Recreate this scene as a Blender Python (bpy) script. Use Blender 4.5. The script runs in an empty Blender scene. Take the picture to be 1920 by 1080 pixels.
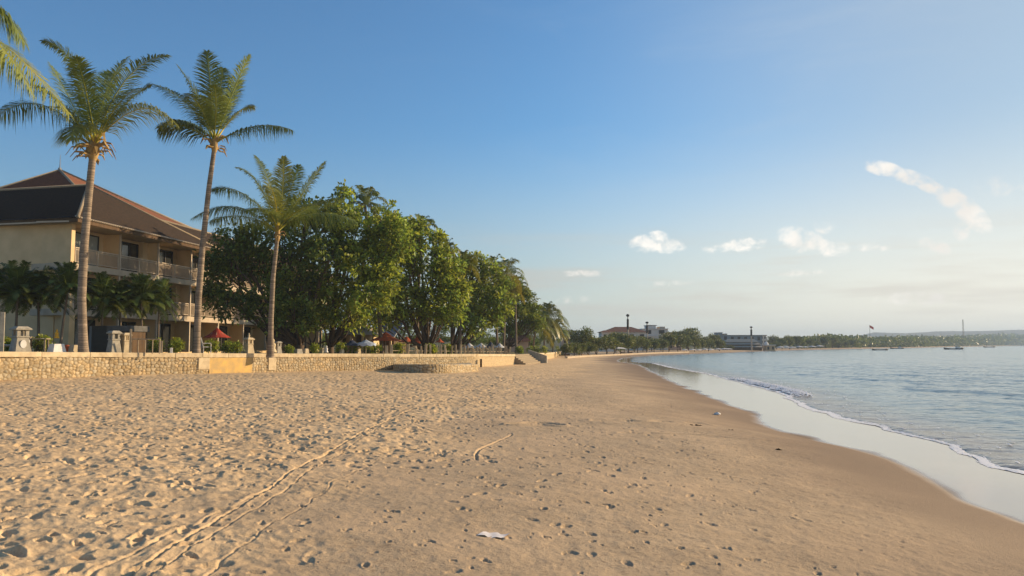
import bpy, math, random
import numpy as np
from mathutils import Vector
random.seed(7); RNG = np.random.default_rng(11)
SC = bpy.context.scene
COL = SC.collection
R = math.radians

# ---------------------------------------------------------------- camera, sky, sun, exposure
F = 1493.0                      # focal length in photograph pixels (1920 wide)
PITCH = math.atan(106.0 / F)
EYE = 1.6
cam = bpy.data.objects.new('camera', bpy.data.cameras.new('camera'))
COL.objects.link(cam)
cam.data.sensor_width = 36.0
cam.data.lens = F / 1920.0 * 36.0
cam.location = (0, 0, EYE)
cam.rotation_euler = (R(90) + PITCH, 0, 0)
cam.data.clip_start = 0.1
cam.data.clip_end = 30000
SC.camera = cam
SUN_AZ, SUN_EL = R(64), R(16.5)
sun = bpy.data.objects.new('sun', bpy.data.lights.new('sun', 'SUN'))
COL.objects.link(sun)
sun.data.energy = 5.0
sun.data.angle = R(0.53)
sun.data.color = (1.0, 0.74, 0.45)
sdir = Vector((math.sin(SUN_AZ) * math.cos(SUN_EL), math.cos(SUN_AZ) * math.cos(SUN_EL), math.sin(SUN_EL)))
sun.rotation_euler = sdir.to_track_quat('Z', 'Y').to_euler()
SC.view_settings.view_transform = 'Standard'
SC.view_settings.look = 'None'
SC.view_settings.exposure = 0.67
SC.view_settings.gamma = 1.0
SC.cycles.use_denoising = True
SC.cycles.max_bounces = 6
SC.cycles.volume_bounces = 1
SC.cycles.transparent_max_bounces = 8

def pdir(px, py):
    u = (px - 960) / F; v = (540 - py) / F
    return (u, math.cos(PITCH) - v * math.sin(PITCH), math.sin(PITCH) + v * math.cos(PITCH))
def P(px, py, Y):
    d = pdir(px, py); k = Y / d[1]
    return Vector((d[0] * k, Y, EYE + d[2] * k))
def G(px, py, z):
    d = pdir(px, py); k = (z - EYE) / d[2]
    return (d[0] * k, d[1] * k)

world = bpy.data.worlds.new('World'); SC.world = world; world.use_nodes = True
def build_world():
    nt = world.node_tree; nt.nodes.clear()
    N = nt.nodes.new; L = nt.links.new
    def M(op, a, b=None, c=None):
        n = N('ShaderNodeMath'); n.operation = op
        for i, x in enumerate((a, b, c)):
            if x is None: continue
            if isinstance(x, (int, float)): n.inputs[i].default_value = x
            else: L(x, n.inputs[i])
        return n.outputs[0]
    def SM(x, a, b):
        n = N('ShaderNodeMapRange'); n.interpolation_type = 'SMOOTHSTEP'
        L(x, n.inputs[0]); n.inputs[1].default_value = a; n.inputs[2].default_value = b
        return n.outputs[0]
    def MIX(f, a, b):
        n = N('ShaderNodeMix'); n.data_type = 'RGBA'
        if isinstance(f, (int, float)): n.inputs[0].default_value = f
        else: L(f, n.inputs[0])
        for i, x in ((6, a), (7, b)):
            if isinstance(x, tuple): n.inputs[i].default_value = (*x, 1)
            else: L(x, n.inputs[i])
        return n.outputs[2]
    out = N('ShaderNodeOutputWorld'); bg = N('ShaderNodeBackground')
    sky = N('ShaderNodeTexSky'); sky.sky_type = 'NISHITA'; sky.sun_disc = False
    sky.sun_elevation = SUN_EL; sky.sun_rotation = SUN_AZ
    sky.air_density = 1.0; sky.dust_density = 1.4; sky.ozone_density = 2.6
    tc = N('ShaderNodeTexCoord'); sep = N('ShaderNodeSeparateXYZ'); L(tc.outputs['Generated'], sep.inputs[0])
    az = M('ARCTAN2', sep.outputs[0], sep.outputs[1]); el = M('ARCSINE', sep.outputs[2])
    # hue balance of the real morning air
    sat = N('ShaderNodeHueSaturation'); sat.inputs['Saturation'].default_value = 1.0; L(sky.outputs[0], sat.inputs['Color'])
    gn = N('ShaderNodeMix'); gn.data_type = 'RGBA'; gn.blend_type = 'MULTIPLY'; gn.inputs[0].default_value = 1; L(sat.outputs[0], gn.inputs[6]); gn.inputs[7].default_value = (.60, .97, 1.20, 1)
    col = gn.outputs[2]
    comb = N('ShaderNodeCombineXYZ'); L(az, comb.inputs[0]); L(el, comb.inputs[1])
    def noise(sx, sy, scale, detail=6, rough=.55, off=0.0, dist=0.0):
        mp = N('ShaderNodeMapping'); L(comb.outputs[0], mp.inputs[0]); mp.inputs['Scale'].default_value = (sx, sy, 1); mp.inputs['Location'].default_value = (off, off * .7, off)
        n = N('ShaderNodeTexNoise'); n.inputs['Scale'].default_value = scale; n.inputs['Detail'].default_value = detail
        n.inputs['Roughness'].default_value = rough; n.inputs['Distortion'].default_value = dist
        L(mp.outputs[0], n.inputs['Vector']); return n.outputs[0]
    nz = noise(1, 1.2, 52, 6, .62, 0.0, .3)
    nz2 = noise(1, 1, 9, 3, .5, 3.3)
    # puffs: photograph pixel centre, half width, half height, slope, strength
    puffs = [(1212, 457, 34, 19, 0, 1.0), (1255, 462, 34, 15, 0, 1), (1232, 445, 22, 14, 0, 1), (1395, 459, 46, 15, -.05, .8), (1345, 467, 40, 9, 0, .45),
             (1500, 450, 46, 26, .2, 1.0), (1550, 465, 44, 18, .1, .9), (1545, 425, 24, 16, 0, .5), (1635, 465, 36, 12, 0, .5),
             (1655, 316, 36, 15, .25, 1.3), (1705, 332, 44, 15, .35, 1.5), (1748, 352, 34, 14, .5, 1.4), (1790, 375, 34, 22, .4, 1.6), (1816, 398, 38, 30, .8, 1.6), (1803, 432, 16, 26, 0, .6),
             (1753, 462, 28, 18, .3, .9), (1875, 350, 50, 22, .1, .35), (1085, 513, 60, 8, 0, .5), (1248, 532, 60, 7, -.05, .4), (1500, 512, 70, 8, 0, .45), (1715, 560, 80, 15, 0, .55), (1060, 562, 90, 9, 0, .35)]
    acc = None
    for (px, py, hw, hh, sl, st) in puffs:
        d = Vector(pdir(px, py)).normalized(); a0 = math.atan2(d.x, d.y); e0 = math.asin(d.z)
        k = 1 / F * math.cos(a0) * .95
        u = M('MULTIPLY', M('SUBTRACT', az, a0), 1 / (hw * k))
        v = M('MULTIPLY', M('SUBTRACT', el, e0), 1 / (hh * k))
        if sl: v = M('ADD', v, M('MULTIPLY', u, sl * hw / hh))
        r2 = M('ADD', M('MULTIPLY', u, u), M('MULTIPLY', v, v))
        m = M('MULTIPLY', M('MAXIMUM', M('SUBTRACT', 1.3, r2), 0.0), st * .8)
        acc = m if acc is None else M('MAXIMUM', acc, m)
    dens = M('ADD', acc, M('MULTIPLY', M('SUBTRACT', nz, .5), 5.2))
    dens = M('MULTIPLY', SM(dens, -.2, 1.75), SM(acc, .0, .45))
    # low streaks of stratus
    st = noise(2.2, 22, 2.2, 5, .55, 1.7)
    streak = M('MULTIPLY', SM(st, .42, .7), M('MULTIPLY', SM(el, .012, .05), M('SUBTRACT', 1.0, SM(el, .08, .17))))
    streak = M('MULTIPLY', streak, .6)
    cir = noise(1.2, 5, 2.5, 6, .6, 8.1, .6)
    cirrus = M('MULTIPLY', M('MULTIPLY', SM(cir, .5, .8), SM(az, -.35, .5)), .18)
    # warm sea haze low over the horizon, brighter towards the sun
    glow = SM(az, -.45, .6)
    warm = M('MULTIPLY', M('SUBTRACT', 1.0, SM(el, .0, .28)), M('MULTIPLY_ADD', glow, .26, .64))
    hz = MIX(glow, (2.3, 2.95, 3.1), (8.0, 7.4, 6.2))
    side = M('MULTIPLY', M('MULTIPLY', SM(az, .0, .62), M('SUBTRACT', 1.0, SM(el, .35, 1.2))), .68)
    col = MIX(side, col, (3.1, 3.5, 3.9))
    col = MIX(warm, col, hz)
    col = MIX(cirrus, col, (4.2, 4.7, 5.2))
    col = MIX(streak, col, MIX(glow, (3.3, 3.2, 3.0), (5.6, 5.2, 4.5)))
    cc = MIX(SM(nz2, .35, .65), (6.7, 6.3, 5.8), (8.6, 8.1, 7.4))
    col = MIX(M('MULTIPLY', dens, .92), col, cc)
    L(col, bg.inputs[0]); bg.inputs[1].default_value = 0.0885
    L(bg.outputs[0], out.inputs[0])
build_world()

# ---------------------------------------------------------------- helpers
def tag(o, label=None, cat=None, group=None, kind=None):
    if label: o['label'] = label
    if cat: o['category'] = cat
    if group: o['group'] = group
    if kind: o['kind'] = kind
    return o
def empty(name, loc=(0, 0, 0), rz=0.0, label=None, cat=None, group=None):
    o = bpy.data.objects.new(name, None); COL.objects.link(o)
    o.location = loc; o.rotation_euler = (0, 0, rz); o.empty_display_size = .2
    return tag(o, label, cat, group)
def mesh_np(name, V, faces, material, parent=None, smooth=False, attrs=None):
    """V (n,3); faces = (m,k) array or list of such arrays."""
    me = bpy.data.meshes.new(name)
    if not isinstance(faces, list): faces = [faces]
    faces = [np.asarray(f, dtype=np.int32) for f in faces if len(f)]
    V = np.asarray(V, dtype=np.float32)
    tot = np.concatenate([np.full(len(f), f.shape[1], np.int32) for f in faces])
    loops = np.concatenate([f.ravel() for f in faces])
    me.vertices.add(len(V)); me.vertices.foreach_set('co', V.ravel())
    me.loops.add(len(loops)); me.loops.foreach_set('vertex_index', loops)
    me.polygons.add(len(tot))
    st = np.zeros(len(tot), np.int32); st[1:] = np.cumsum(tot)[:-1]
    me.polygons.foreach_set('loop_start', st); me.polygons.foreach_set('loop_total', tot)
    if smooth: me.polygons.foreach_set('use_smooth', np.ones(len(tot), bool))
    for k, a in (attrs or {}).items():
        a = np.asarray(a, np.float32)
        if a.ndim == 1:
            at = me.attributes.new(k, 'FLOAT', 'POINT'); at.data.foreach_set('value', a)
        else:
            at = me.attributes.new(k, 'FLOAT_COLOR', 'POINT')
            b = np.ones((len(a), 4), np.float32); b[:, :3] = a[:, :3]; at.data.foreach_set('color', b.ravel())
    me.update(calc_edges=True)
    if isinstance(material, (list, tuple)):
        for m in material: me.materials.append(m)
    else: me.materials.append(material)
    o = bpy.data.objects.new(name, me); COL.objects.link(o)
    if parent: o.parent = parent
    return o

class MB:
    """collects solids for ONE mesh object"""
    def __init__(s): s.v = []; s.f = []
    def add(s, vs, fs):
        b = len(s.v); s.v += [tuple(v) for v in vs]; s.f += [tuple(b + i for i in f) for f in fs]; return s
    def box(s, a, b):
        (x0, y0, z0), (x1, y1, z1) = a, b
        return s.add([(x0,y0,z0),(x1,y0,z0),(x1,y1,z0),(x0,y1,z0),(x0,y0,z1),(x1,y0,z1),(x1,y1,z1),(x0,y1,z1)],
                     [(0,3,2,1),(4,5,6,7),(0,1,5,4),(1,2,6,5),(2,3,7,6),(3,0,4,7)])
    def frustum(s, cx, cy, z0, z1, w0, w1, d0=None, d1=None, ox=0, oy=0):
        d0 = w0 if d0 is None else d0; d1 = w1 if d1 is None else d1
        vs = [(cx + i * w0 / 2, cy + j * d0 / 2, z0) for i, j in ((-1,-1),(1,-1),(1,1),(-1,1))] + [(cx + ox + i * w1 / 2, cy + oy + j * d1 / 2, z1) for i, j in ((-1,-1),(1,-1),(1,1),(-1,1))]
        return s.add(vs, [(0,3,2,1),(4,5,6,7),(0,1,5,4),(1,2,6,5),(2,3,7,6),(3,0,4,7)])
    def tube(s, pts, rs, n=8, cap=True):
        pts = [Vector(p) for p in pts]; b = len(s.v); m = len(pts)
        if not isinstance(rs, (list, tuple)): rs = [rs] * m
        ref = Vector((0, 1, 0)) if abs((pts[-1] - pts[0]).normalized().y) < .8 else Vector((1, 0, 0))
        for i, p in enumerate(pts):
            t = (pts[min(i + 1, m - 1)] - pts[max(i - 1, 0)]).normalized()
            a = t.cross(ref).normalized(); c = t.cross(a)
            for k in range(n):
                w = 2 * math.pi * k / n
                s.v.append(tuple(p + (a * math.cos(w) + c * math.sin(w)) * rs[i]))
        for i in range(m - 1):
            for k in range(n):
                q = (k + 1) % n
                s.f.append((b + i * n + k, b + i * n + q, b + (i + 1) * n + q, b + (i + 1) * n + k))
        if cap:
            s.f.append(tuple(b + k for k in range(n))[::-1]); s.f.append(tuple(b + (m - 1) * n + k for k in range(n)))
        return s
    def lathe(s, c, prof, n=16):
        b = len(s.v); cx, cy, cz = c
        for (r, z) in prof:
            for k in range(n):
                w = 2 * math.pi * k / n; s.v.append((cx + r * math.cos(w), cy + r * math.sin(w), cz + z))
        for i in range(len(prof) - 1):
            for k in range(n):
                q = (k + 1) % n
                s.f.append((b + i * n + k, b + i * n + q, b + (i + 1) * n + q, b + (i + 1) * n + k))
        return s
    def build(s, name, m, parent=None, smooth=False, bevel=0):
        me = bpy.data.meshes.new(name); me.from_pydata(s.v, [], s.f); me.materials.append(m)
        if smooth: me.polygons.foreach_set('use_smooth', [True] * len(me.polygons))
        me.update()
        o = bpy.data.objects.new(name, me); COL.objects.link(o)
        if parent: o.parent = parent
        if bevel:
            md = o.modifiers.new('bevel', 'BEVEL'); md.width = bevel; md.segments = 1; md.limit_method = 'ANGLE'
        return o

def children_of(o): return list(o.children)
def copy_tree(o, parent=None):
    c = o.copy(); COL.objects.link(c)
    if parent: c.parent = parent
    for ch in children_of(o): copy_tree(ch, c)
    return c

# ---- numpy noise
_perm = RNG.random((256, 256))
def vnoise(x, y):
    xi = np.floor(x).astype(np.int64); yi = np.floor(y).astype(np.int64)
    fx = x - xi; fy = y - yi
    fx = fx * fx * fx * (fx * (fx * 6 - 15) + 10); fy = fy * fy * fy * (fy * (fy * 6 - 15) + 10)
    a = _perm[xi & 255, yi & 255]; b = _perm[(xi + 1) & 255, yi & 255]; c = _perm[xi & 255, (yi + 1) & 255]; d = _perm[(xi + 1) & 255, (yi + 1) & 255]
    return (a * (1 - fx) + b * fx) * (1 - fy) + (c * (1 - fx) + d * fx) * fy - .5
def fbm(x, y, oct=4, g=.5):
    s = 0; a = 1
    for i in range(oct):
        s = s + a * vnoise(x * 2 ** i + 17.3 * i, y * 2 ** i + 5.1 * i); a *= g
    return s
def sst(x, a, b):
    t = np.clip((x - a) / (b - a), 0, 1); return t * t * (3 - 2 * t)

# ---- materials
def mat(name, c1, c2=None, rough=.8, scale=4.0, bump=0.0, bscale=None, stretch=(1, 1, 1), spec=.15, metal=0.0, detail=6, attr=None, attrmix=0.0, transl=0.0, contrast=(.3, .7), bdist=.05):
    m = bpy.data.materials.new(name); m.use_nodes = True
    nt = m.node_tree; N = nt.nodes.new; L = nt.links.new
    b = nt.nodes['Principled BSDF']; b.inputs['Roughness'].default_value = rough; b.inputs['Metallic'].default_value = metal
    b.inputs['Specular IOR Level'].default_value = spec
    c2 = c2 or tuple(x * .78 for x in c1)
    tc = N('ShaderNodeTexCoord'); mp = N('ShaderNodeMapping'); L(tc.outputs['Object'], mp.inputs[0]); mp.inputs['Scale'].default_value = stretch
    n = N('ShaderNodeTexNoise'); n.inputs['Scale'].default_value = scale; n.inputs['Detail'].default_value = detail; L(mp.outputs[0], n.inputs['Vector'])
    r = N('ShaderNodeMapRange'); L(n.outputs[0], r.inputs[0]); r.inputs[1].default_value = contrast[0]; r.inputs[2].default_value = contrast[1]
    mx = N('ShaderNodeMix'); mx.data_type = 'RGBA'; L(r.outputs[0], mx.inputs[0]); mx.inputs[6].default_value = (*c2, 1); mx.inputs[7].default_value = (*c1, 1)
    col = mx.outputs[2]
    if attr:
        a = N('ShaderNodeAttribute'); a.attribute_name = attr
        m2 = N('ShaderNodeMix'); m2.data_type = 'RGBA'; m2.blend_type = 'MULTIPLY'; m2.inputs[0].default_value = attrmix
        L(col, m2.inputs[6]); L(a.outputs['Color'], m2.inputs[7]); col = m2.outputs[2]
    L(col, b.inputs['Base Color'])
    if bump:
        n2 = N('ShaderNodeTexNoise'); n2.inputs['Scale'].default_value = bscale or scale * 3; n2.inputs['Detail'].default_value = 5; L(mp.outputs[0], n2.inputs['Vector'])
        bp = N('ShaderNodeBump'); bp.inputs['Strength'].default_value = bump; bp.inputs['Distance'].default_value = bdist
        L(n2.outputs[0], bp.inputs['Height']); L(bp.outputs[0], b.inputs['Normal'])
    if transl:
        tr = N('ShaderNodeBsdfTranslucent'); L(col, tr.inputs[0])
        ms = N('ShaderNodeMixShader'); ms.inputs[0].default_value = transl
        L(b.outputs[0], ms.inputs[1]); L(tr.outputs[0], ms.inputs[2]); L(ms.outputs[0], nt.nodes['Material Output'].inputs[0])
    m['bsdf'] = 1
    return m

# ---------------------------------------------------------------- the shore: curves in plan
WATER = -1.0
def smooth_line(pts, step=1.0, nmax=4000):
    pts = np.array(pts, float); out = []
    n = len(pts)
    for i in range(n - 1):
        p0, p1, p2, p3 = pts[max(i - 1, 0)], pts[i], pts[i + 1], pts[min(i + 2, n - 1)]
        ln = np.linalg.norm(p2 - p1); k = int(min(max(3, ln / step), 14))
        t = np.linspace(0, 1, k, endpoint=False)[:, None]
        out.append(.5 * (2 * p1 + (p2 - p0) * t + (2 * p0 - 5 * p1 + 4 * p2 - p3) * t ** 2 + (3 * p1 - p0 - 3 * p2 + p3) * t ** 3))
    out.append(pts[-1:]); return np.concatenate(out)
far_px = [(1165, 672), (1200, 668.3), (1300, 664), (1400, 660), (1480, 657), (1600, 654.5), (1700, 652.6), (1800, 650.4), (1920, 648.3), (2080, 648.0)]
far_pts = [G(x, y, WATER) for x, y in far_px] + [(3600, 1950), (9000, 2100)]
wet_px = [(1920, 981), (1800, 936), (1725, 887), (1631, 850), (1519, 824), (1440, 801), (1417, 779), (1360, 757), (1305, 736), (1250, 712), (1215, 695), (1195, 684)]
foam_px = [(1912, 887), (1846, 866), (1777, 831), (1650, 801), (1534, 770), (1485, 748), (1455, 733), (1385, 716), (1330, 702), (1262, 690), (1222, 681)]
WETL = smooth_line([(1.5, -14), (4.8, 0), (6.6, 6)] + [G(x, y, WATER + .08) for x, y in wet_px] + [(16.8, 128)] + far_pts[1:])
FOAML = smooth_line([(6.5, -14), (9.2, 0), (10.2, 9)] + [G(x, y, WATER) for x, y in foam_px] + [(18.3, 118), (19.0, 128)] + far_pts[1:])
def sdist(line, x, y):
    """signed distance, positive on the land side (left of the line's direction)"""
    x = np.asarray(x, float).ravel(); y = np.asarray(y, float).ravel()
    best = np.full(x.shape, 1e18); sg = np.ones(x.shape)
    for i in range(len(line) - 1):
        ax, ay = line[i]; bx, by = line[i + 1]; dx, dy = bx - ax, by - ay; l2 = dx * dx + dy * dy + 1e-12
        t = np.clip(((x - ax) * dx + (y - ay) * dy) / l2, 0, 1)
        ex = x - ax - t * dx; ey = y - ay - t * dy; d2 = ex * ex + ey * ey
        m = d2 < best; best = np.where(m, d2, best)
        sg = np.where(m, np.where(dx * (y - ay) - dy * (x - ax) >= 0, 1.0, -1.0), sg)
    return np.sqrt(best) * sg
def grid_sdist(line, r, th, k=5):
    """signed distance on a polar grid, worked out on every k-th row and column and interpolated"""
    ri = np.unique(np.append(np.arange(0, len(r), k), len(r) - 1)); ti = np.unique(np.append(np.arange(0, len(th), k), len(th) - 1))
    rs, ts = r[ri], th[ti]
    d = sdist(line, (rs[:, None] * np.sin(ts)[None]).ravel(), (rs[:, None] * np.cos(ts)[None]).ravel()).reshape(len(rs), len(ts))
    a = np.interp(np.arange(len(r)), ri, np.arange(len(ri))); i = np.minimum(a.astype(int), len(ri) - 2); f = (a - i)[:, None]
    d = d[i] * (1 - f) + d[i + 1] * f
    b = np.interp(np.arange(len(th)), ti, np.arange(len(ti))); j = np.minimum(b.astype(int), len(ti) - 2); g = (b - j)[None]
    return (d[:, j] * (1 - g) + d[:, j + 1] * g).ravel()
KY = ([0, 42, 56, 78, 110, 180, 9000], [.95, .95, .72, .66, .95, .9, .9]); SY = ([0, 42, 56, 78, 110, 180, 9000], [.2, .18, .09, .055, .05, .032, .03])
def ground(x, y, dw=None, df=None):
    shp = np.shape(x); x = np.asarray(x, float).ravel(); y = np.asarray(y, float).ravel()
    if dw is None: dw = sdist(WETL, x, y)
    if df is None: df = sdist(FOAML, x, y)
    K = np.interp(y, *KY); s = np.interp(y, *SY)
    d = np.maximum(dw, 0)
    zl = WATER + .08 + K * (1 - np.exp(-s * d / K))
    veg = sst(d, 28, 48) * sst(y, 110, 150)
    zl = zl + veg * np.minimum((d - 28) * .045, 5.0)
    t = np.clip(df / np.maximum(df - dw, .3), 0, 1)
    zw = WATER + .08 * t
    zs = WATER - .05 * np.minimum(-df, 60)
    z = np.where(dw > 0, zl, np.where(df > 0, zw, zs))
    return z.reshape(shp)
def g1(x, y): return float(ground(np.array([x]), np.array([y]))[0])
def GT(px, py):
    """pixel on the sand -> (x, y) on the ground"""
    d = pdir(px, py)
    ks = np.exp(np.linspace(math.log(3), math.log(2500), 1500))
    z = ground(d[0] * ks, d[1] * ks); hit = np.where(EYE + d[2] * ks <= z)[0]
    k = ks[hit[0]] if len(hit) else ks[-1]
    return (d[0] * k, d[1] * k)

# ---------------------------------------------------------------- sand: one sheet from the feet to the horizon
def build_sand():
    th = np.concatenate([np.linspace(-80, -50, 40, endpoint=False), np.linspace(-50, 42, 1400), np.linspace(42, 80, 61)[1:]])
    th = np.radians(th)
    r = [2.6]
    while r[-1] < 70: r.append(r[-1] * 1.0036)
    while r[-1] < 260: r.append(r[-1] * 1.008)
    while r[-1] < 9000: r.append(r[-1] * 1.03)
    r = np.array(r); nr, nt = len(r), len(th)
    X = r[:, None] * np.sin(th)[None]; Y = r[:, None] * np.cos(th)[None]
    x = X.ravel(); y = Y.ravel()
    dw = grid_sdist(WETL, r, th); df = grid_sdist(FOAML, r, th)
    z = ground(x, y, dw, df)
    near = np.exp(-(r / 90.) ** 2)[:, None].repeat(nt, 1).ravel()
    # churned dry sand to the left of a diagonal, firmer sand to the right
    e1 = np.array(GT(230, 1080)); e2 = np.array(GT(1060, 705)); en = e2 - e1; en = np.array([-en[1], en[0]]) / np.linalg.norm(en)
    side = (x - e1[0]) * en[0] + (y - e1[1]) * en[1]
    side = side + fbm(x * .35, y * .35, 3) * 2.5
    churn = sst(side, -1.6, 1.2)
    firm = sst(dw, .6, 3.0)
    H = np.zeros_like(x)
    H += fbm(x * .22, y * .22, 3) * .07 * firm
    n1 = fbm(x * 1.7, y * 1.7, 3); n2 = fbm(x * 4.5 + 9, y * 4.5, 3)
    H += (n1 * .024 * (churn * .9 + .16) + n2 * .020 * (churn + .48)) * firm
    H += fbm(x * 13, y * 13 + 4, 2) * .009 * (churn + .55) * firm * (near > .8)
    D = np.zeros(len(x)); H2 = H.reshape(nr, nt); 
    # footprints
    def stamp(cx, cy, ang, ln, wd, depth, rim):
        rr = math.hypot(cx, cy); tt = math.atan2(cx, cy); R0 = max(ln, wd) * 1.9
        i0 = np.searchsorted(r, rr - R0); i1 = np.searchsorted(r, rr + R0)
        j0 = np.searchsorted(th, tt - R0 / rr); j1 = np.searchsorted(th, tt + R0 / rr)
        if i1 <= i0 or j1 <= j0: return
        xs = X[i0:i1, j0:j1] - cx; ys = Y[i0:i1, j0:j1] - cy
        c, s = math.cos(ang), math.sin(ang)
        a = (xs * c + ys * s) / ln; b = (-xs * s + ys * c) / (wd * (1 + .25 * a))
        q = a * a + b * b
        H2[i0:i1, j0:j1] += -depth * np.clip(1.2 - q, 0, 1) ** .55 + rim * np.exp(-(np.sqrt(q) - 1.28) ** 2 * 12)
    rg = np.random.default_rng(3)
    # walkers everywhere on the dry sand, fewer and fainter prints on the firm sand
    NS = 43500
    rr = np.sqrt(rg.uniform(3.6 ** 2, 66 ** 2, NS)); tt = rg.uniform(-.87, .70, NS)
    cx, cy = rr * np.sin(tt), rr * np.cos(tt)
    s = (cx - e1[0]) * en[0] + (cy - e1[1]) * en[1] + vnoise(cx * .4, cy * .4) * 4
    d = sdist(WETL, cx, cy)
    ok = (d > 2.0) & (rg.random(NS) < np.where(s > 0, 1, .6 + .2 * np.clip(2 + s, 0, 1)))
    for cx_, cy_, s_, d_ in zip(cx[ok], cy[ok], s[ok], d[ok]):
        sc = rg.uniform(.2, .78) if s_ > 0 else rg.uniform(.05, .62) ** 1.7
        f = min(1, (d_ - 1.6) / 4)
        deep = (.043 if s_ > 0 else .028) * f * rg.uniform(.35, 1.1)
        stamp(cx_, cy_, rg.normal(.6, .9) if rg.random() < .6 else rg.uniform(0, 3.1), .15 * sc + .014, .062 * sc + .012, deep, deep * rg.uniform(.05, .3))
    for k in range(5):   # single-file trails over the firm sand
        px = rg.uniform(800, 1450); py = rg.uniform(760, 960); cx, cy = GT(px, py); a = rg.normal(1.45, .3)
        for j in range(int(rg.uniform(4, 10))):
            o = (.09 if j % 2 else -.09)
            qx = cx + math.cos(a) * j * .68 - math.sin(a) * o; qy = cy + math.sin(a) * j * .68 + math.cos(a) * o
            if qy > 3 and float(sdist(WETL, [qx], [qy])[0]) > 2.2: stamp(qx, qy, a + rg.normal(0, .15), .11, .045, rg.uniform(.012, .026), .006)
    H = H2.ravel()
    # dragged lines
    def groove(pix, w, depth, rim, wob=.0):
        line = smooth_line([GT(a, b) for a, b in pix], .4)
        lo = line.min(0) - 1.5; hi = line.max(0) + 1.5
        m = (x > lo[0]) & (x < hi[0]) & (y > lo[1]) & (y < hi[1]); d = np.full(x.shape, 9.0)
        d[m] = np.abs(sdist(line, x[m], y[m]) + fbm(x[m] * 2.1, y[m] * 2.1, 2) * wob)
        return -depth * np.exp(-(d / w) ** 2) + rim * np.exp(-((d - w * 2.0) / w) ** 2)
    GR = [(225, 1095), (440, 958), (600, 855), (700, 800), (775, 768)]
    H += groove(GR, .014, .03, .006, .03)
    H += groove([(272, 1090), (476, 958), (622, 858), (712, 800)], .009, .018, .003, .05)
    H += groove([(380, 1085), (515, 990), (632, 905), (706, 860)], .010, .012, .003, .14)
    H += groove([(150, 1090), (330, 1005), (480, 930)], .02, .014, .008, .12)
    H += groove([(893, 860), (897, 842), (925, 828), (960, 812)], .018, .03, .006, .03)
    H += groove([(1170, 812), (1290, 815), (1400, 826), (1440, 828)], .07, .018, .012, .15)
    H += groove([(960, 795), (1010, 792), (1050, 796)], .08, .06, .04, .08)
    H += groove([(1130, 790), (1200, 792), (1310, 797)], .15, .02, .02, .3)
    H *= (near > .02) * near ** .3
    H *= sst(dw, .3, 2.2)
    z = z + H
    wet = 1 - sst(dw + fbm(x * .5, y * .5, 3) * .5, -.35, .25)
    damp = 1 - sst(dw + fbm(x * .3, y * .3, 3) * 1.6, .2, 5.0)
    veg = sst(dw + fbm(x * .1, y * .1, 3) * 4, 27, 31) * sst(y, 125, 150)
    V = np.stack([x, y, z], 1)
    i = np.arange((nr - 1) * nt).reshape(nr - 1, nt)[:, :-1].ravel()
    Fc = np.stack([i, i + 1, i + nt + 1, i + nt], 1)[:, ::-1]
    m = bpy.data.materials.new('sand'); m.use_nodes = True; nt_ = m.node_tree; N = nt_.nodes.new; L = nt_.links.new
    b = nt_.nodes['Principled BSDF']
    def A(nm):
        a = N('ShaderNodeAttribute'); a.attribute_name = nm; return a.outputs['Fac']
    def MX(f, c1, c2):
        n = N('ShaderNodeMix'); n.data_type = 'RGBA'; L(f, n.inputs[0])
        for i, c in ((6, c1), (7, c2)):
            if isinstance(c, tuple): n.inputs[i].default_value = (*c, 1)
            else: L(c, n.inputs[i])
        return n.outputs[2]
    tc = N('ShaderNodeTexCoord')
    def NZ(s, d=6, ro=.6):
        n = N('ShaderNodeTexNoise'); n.inputs['Scale'].default_value = s; n.inputs['Detail'].default_value = d; n.inputs['Roughness'].default_value = ro
        L(tc.outputs['Object'], n.inputs['Vector']); return n.outputs[0]
    def MR(x, a, b_):
        n = N('ShaderNodeMapRange'); L(x, n.inputs[0]); n.inputs[1].default_value = a; n.inputs[2].default_value = b_; return n.outputs[0]
    dry = MX(MR(NZ(.35), .35, .65), (.58, .415, .235), (.67, .49, .285))
    dry = MX(MR(NZ(5), .52, .72), dry, (.40, .28, .165))
    dry = MX(MR(NZ(60, 3, .8), .55, .8), dry, (.36, .25, .15))
    firmc = MX(MR(NZ(1.3), .4, .62), (.41, .305, .19), (.47, .352, .222))
    firmc = MX(MR(NZ(17, 5, .75), .53, .68), firmc, (.24, .17, .105))
    firmc = MX(MR(NZ(.5, 3), .45, .62), firmc, (.50, .365, .225))
    firmc = MX(MR(NZ(70, 2, .8), .62, .75), firmc, (.52, .42, .29))
    c = MX(A('churn'), firmc, dry)
    c = MX(A('damp'), c, (.225, .162, .108))
    c = MX(A('wet'), c, (.40, .325, .23))
    c = MX(A('veg'), c, (.07, .075, .03))
    L(c, b.inputs['Base Color'])
    rn = N('ShaderNodeMix'); rn.data_type = 'FLOAT'; L(A('wet'), rn.inputs[0]); rn.inputs[2].default_value = .85; rn.inputs[3].default_value = .06
    L(rn.outputs[0], b.inputs['Roughness']); 
    sp = N('ShaderNodeMix'); sp.data_type = 'FLOAT'; L(A('wet'), sp.inputs[0]); sp.inputs[2].default_value = .15; sp.inputs[3].default_value = 1.0; L(sp.outputs[0], b.inputs['Specular IOR Level'])
    bp = N('ShaderNodeBump'); bp.inputs['Distance'].default_value = .02
    inv = N('ShaderNodeMath'); inv.operation = 'MULTIPLY_ADD'; L(A('wet'), inv.inputs[0]); inv.inputs[1].default_value = -.57; inv.inputs[2].default_value = .6
    L(inv.outputs[0], bp.inputs['Strength']); L(NZ(28, 5, .7), bp.inputs['Height']); L(bp.outputs[0], b.inputs['Normal'])
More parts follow.
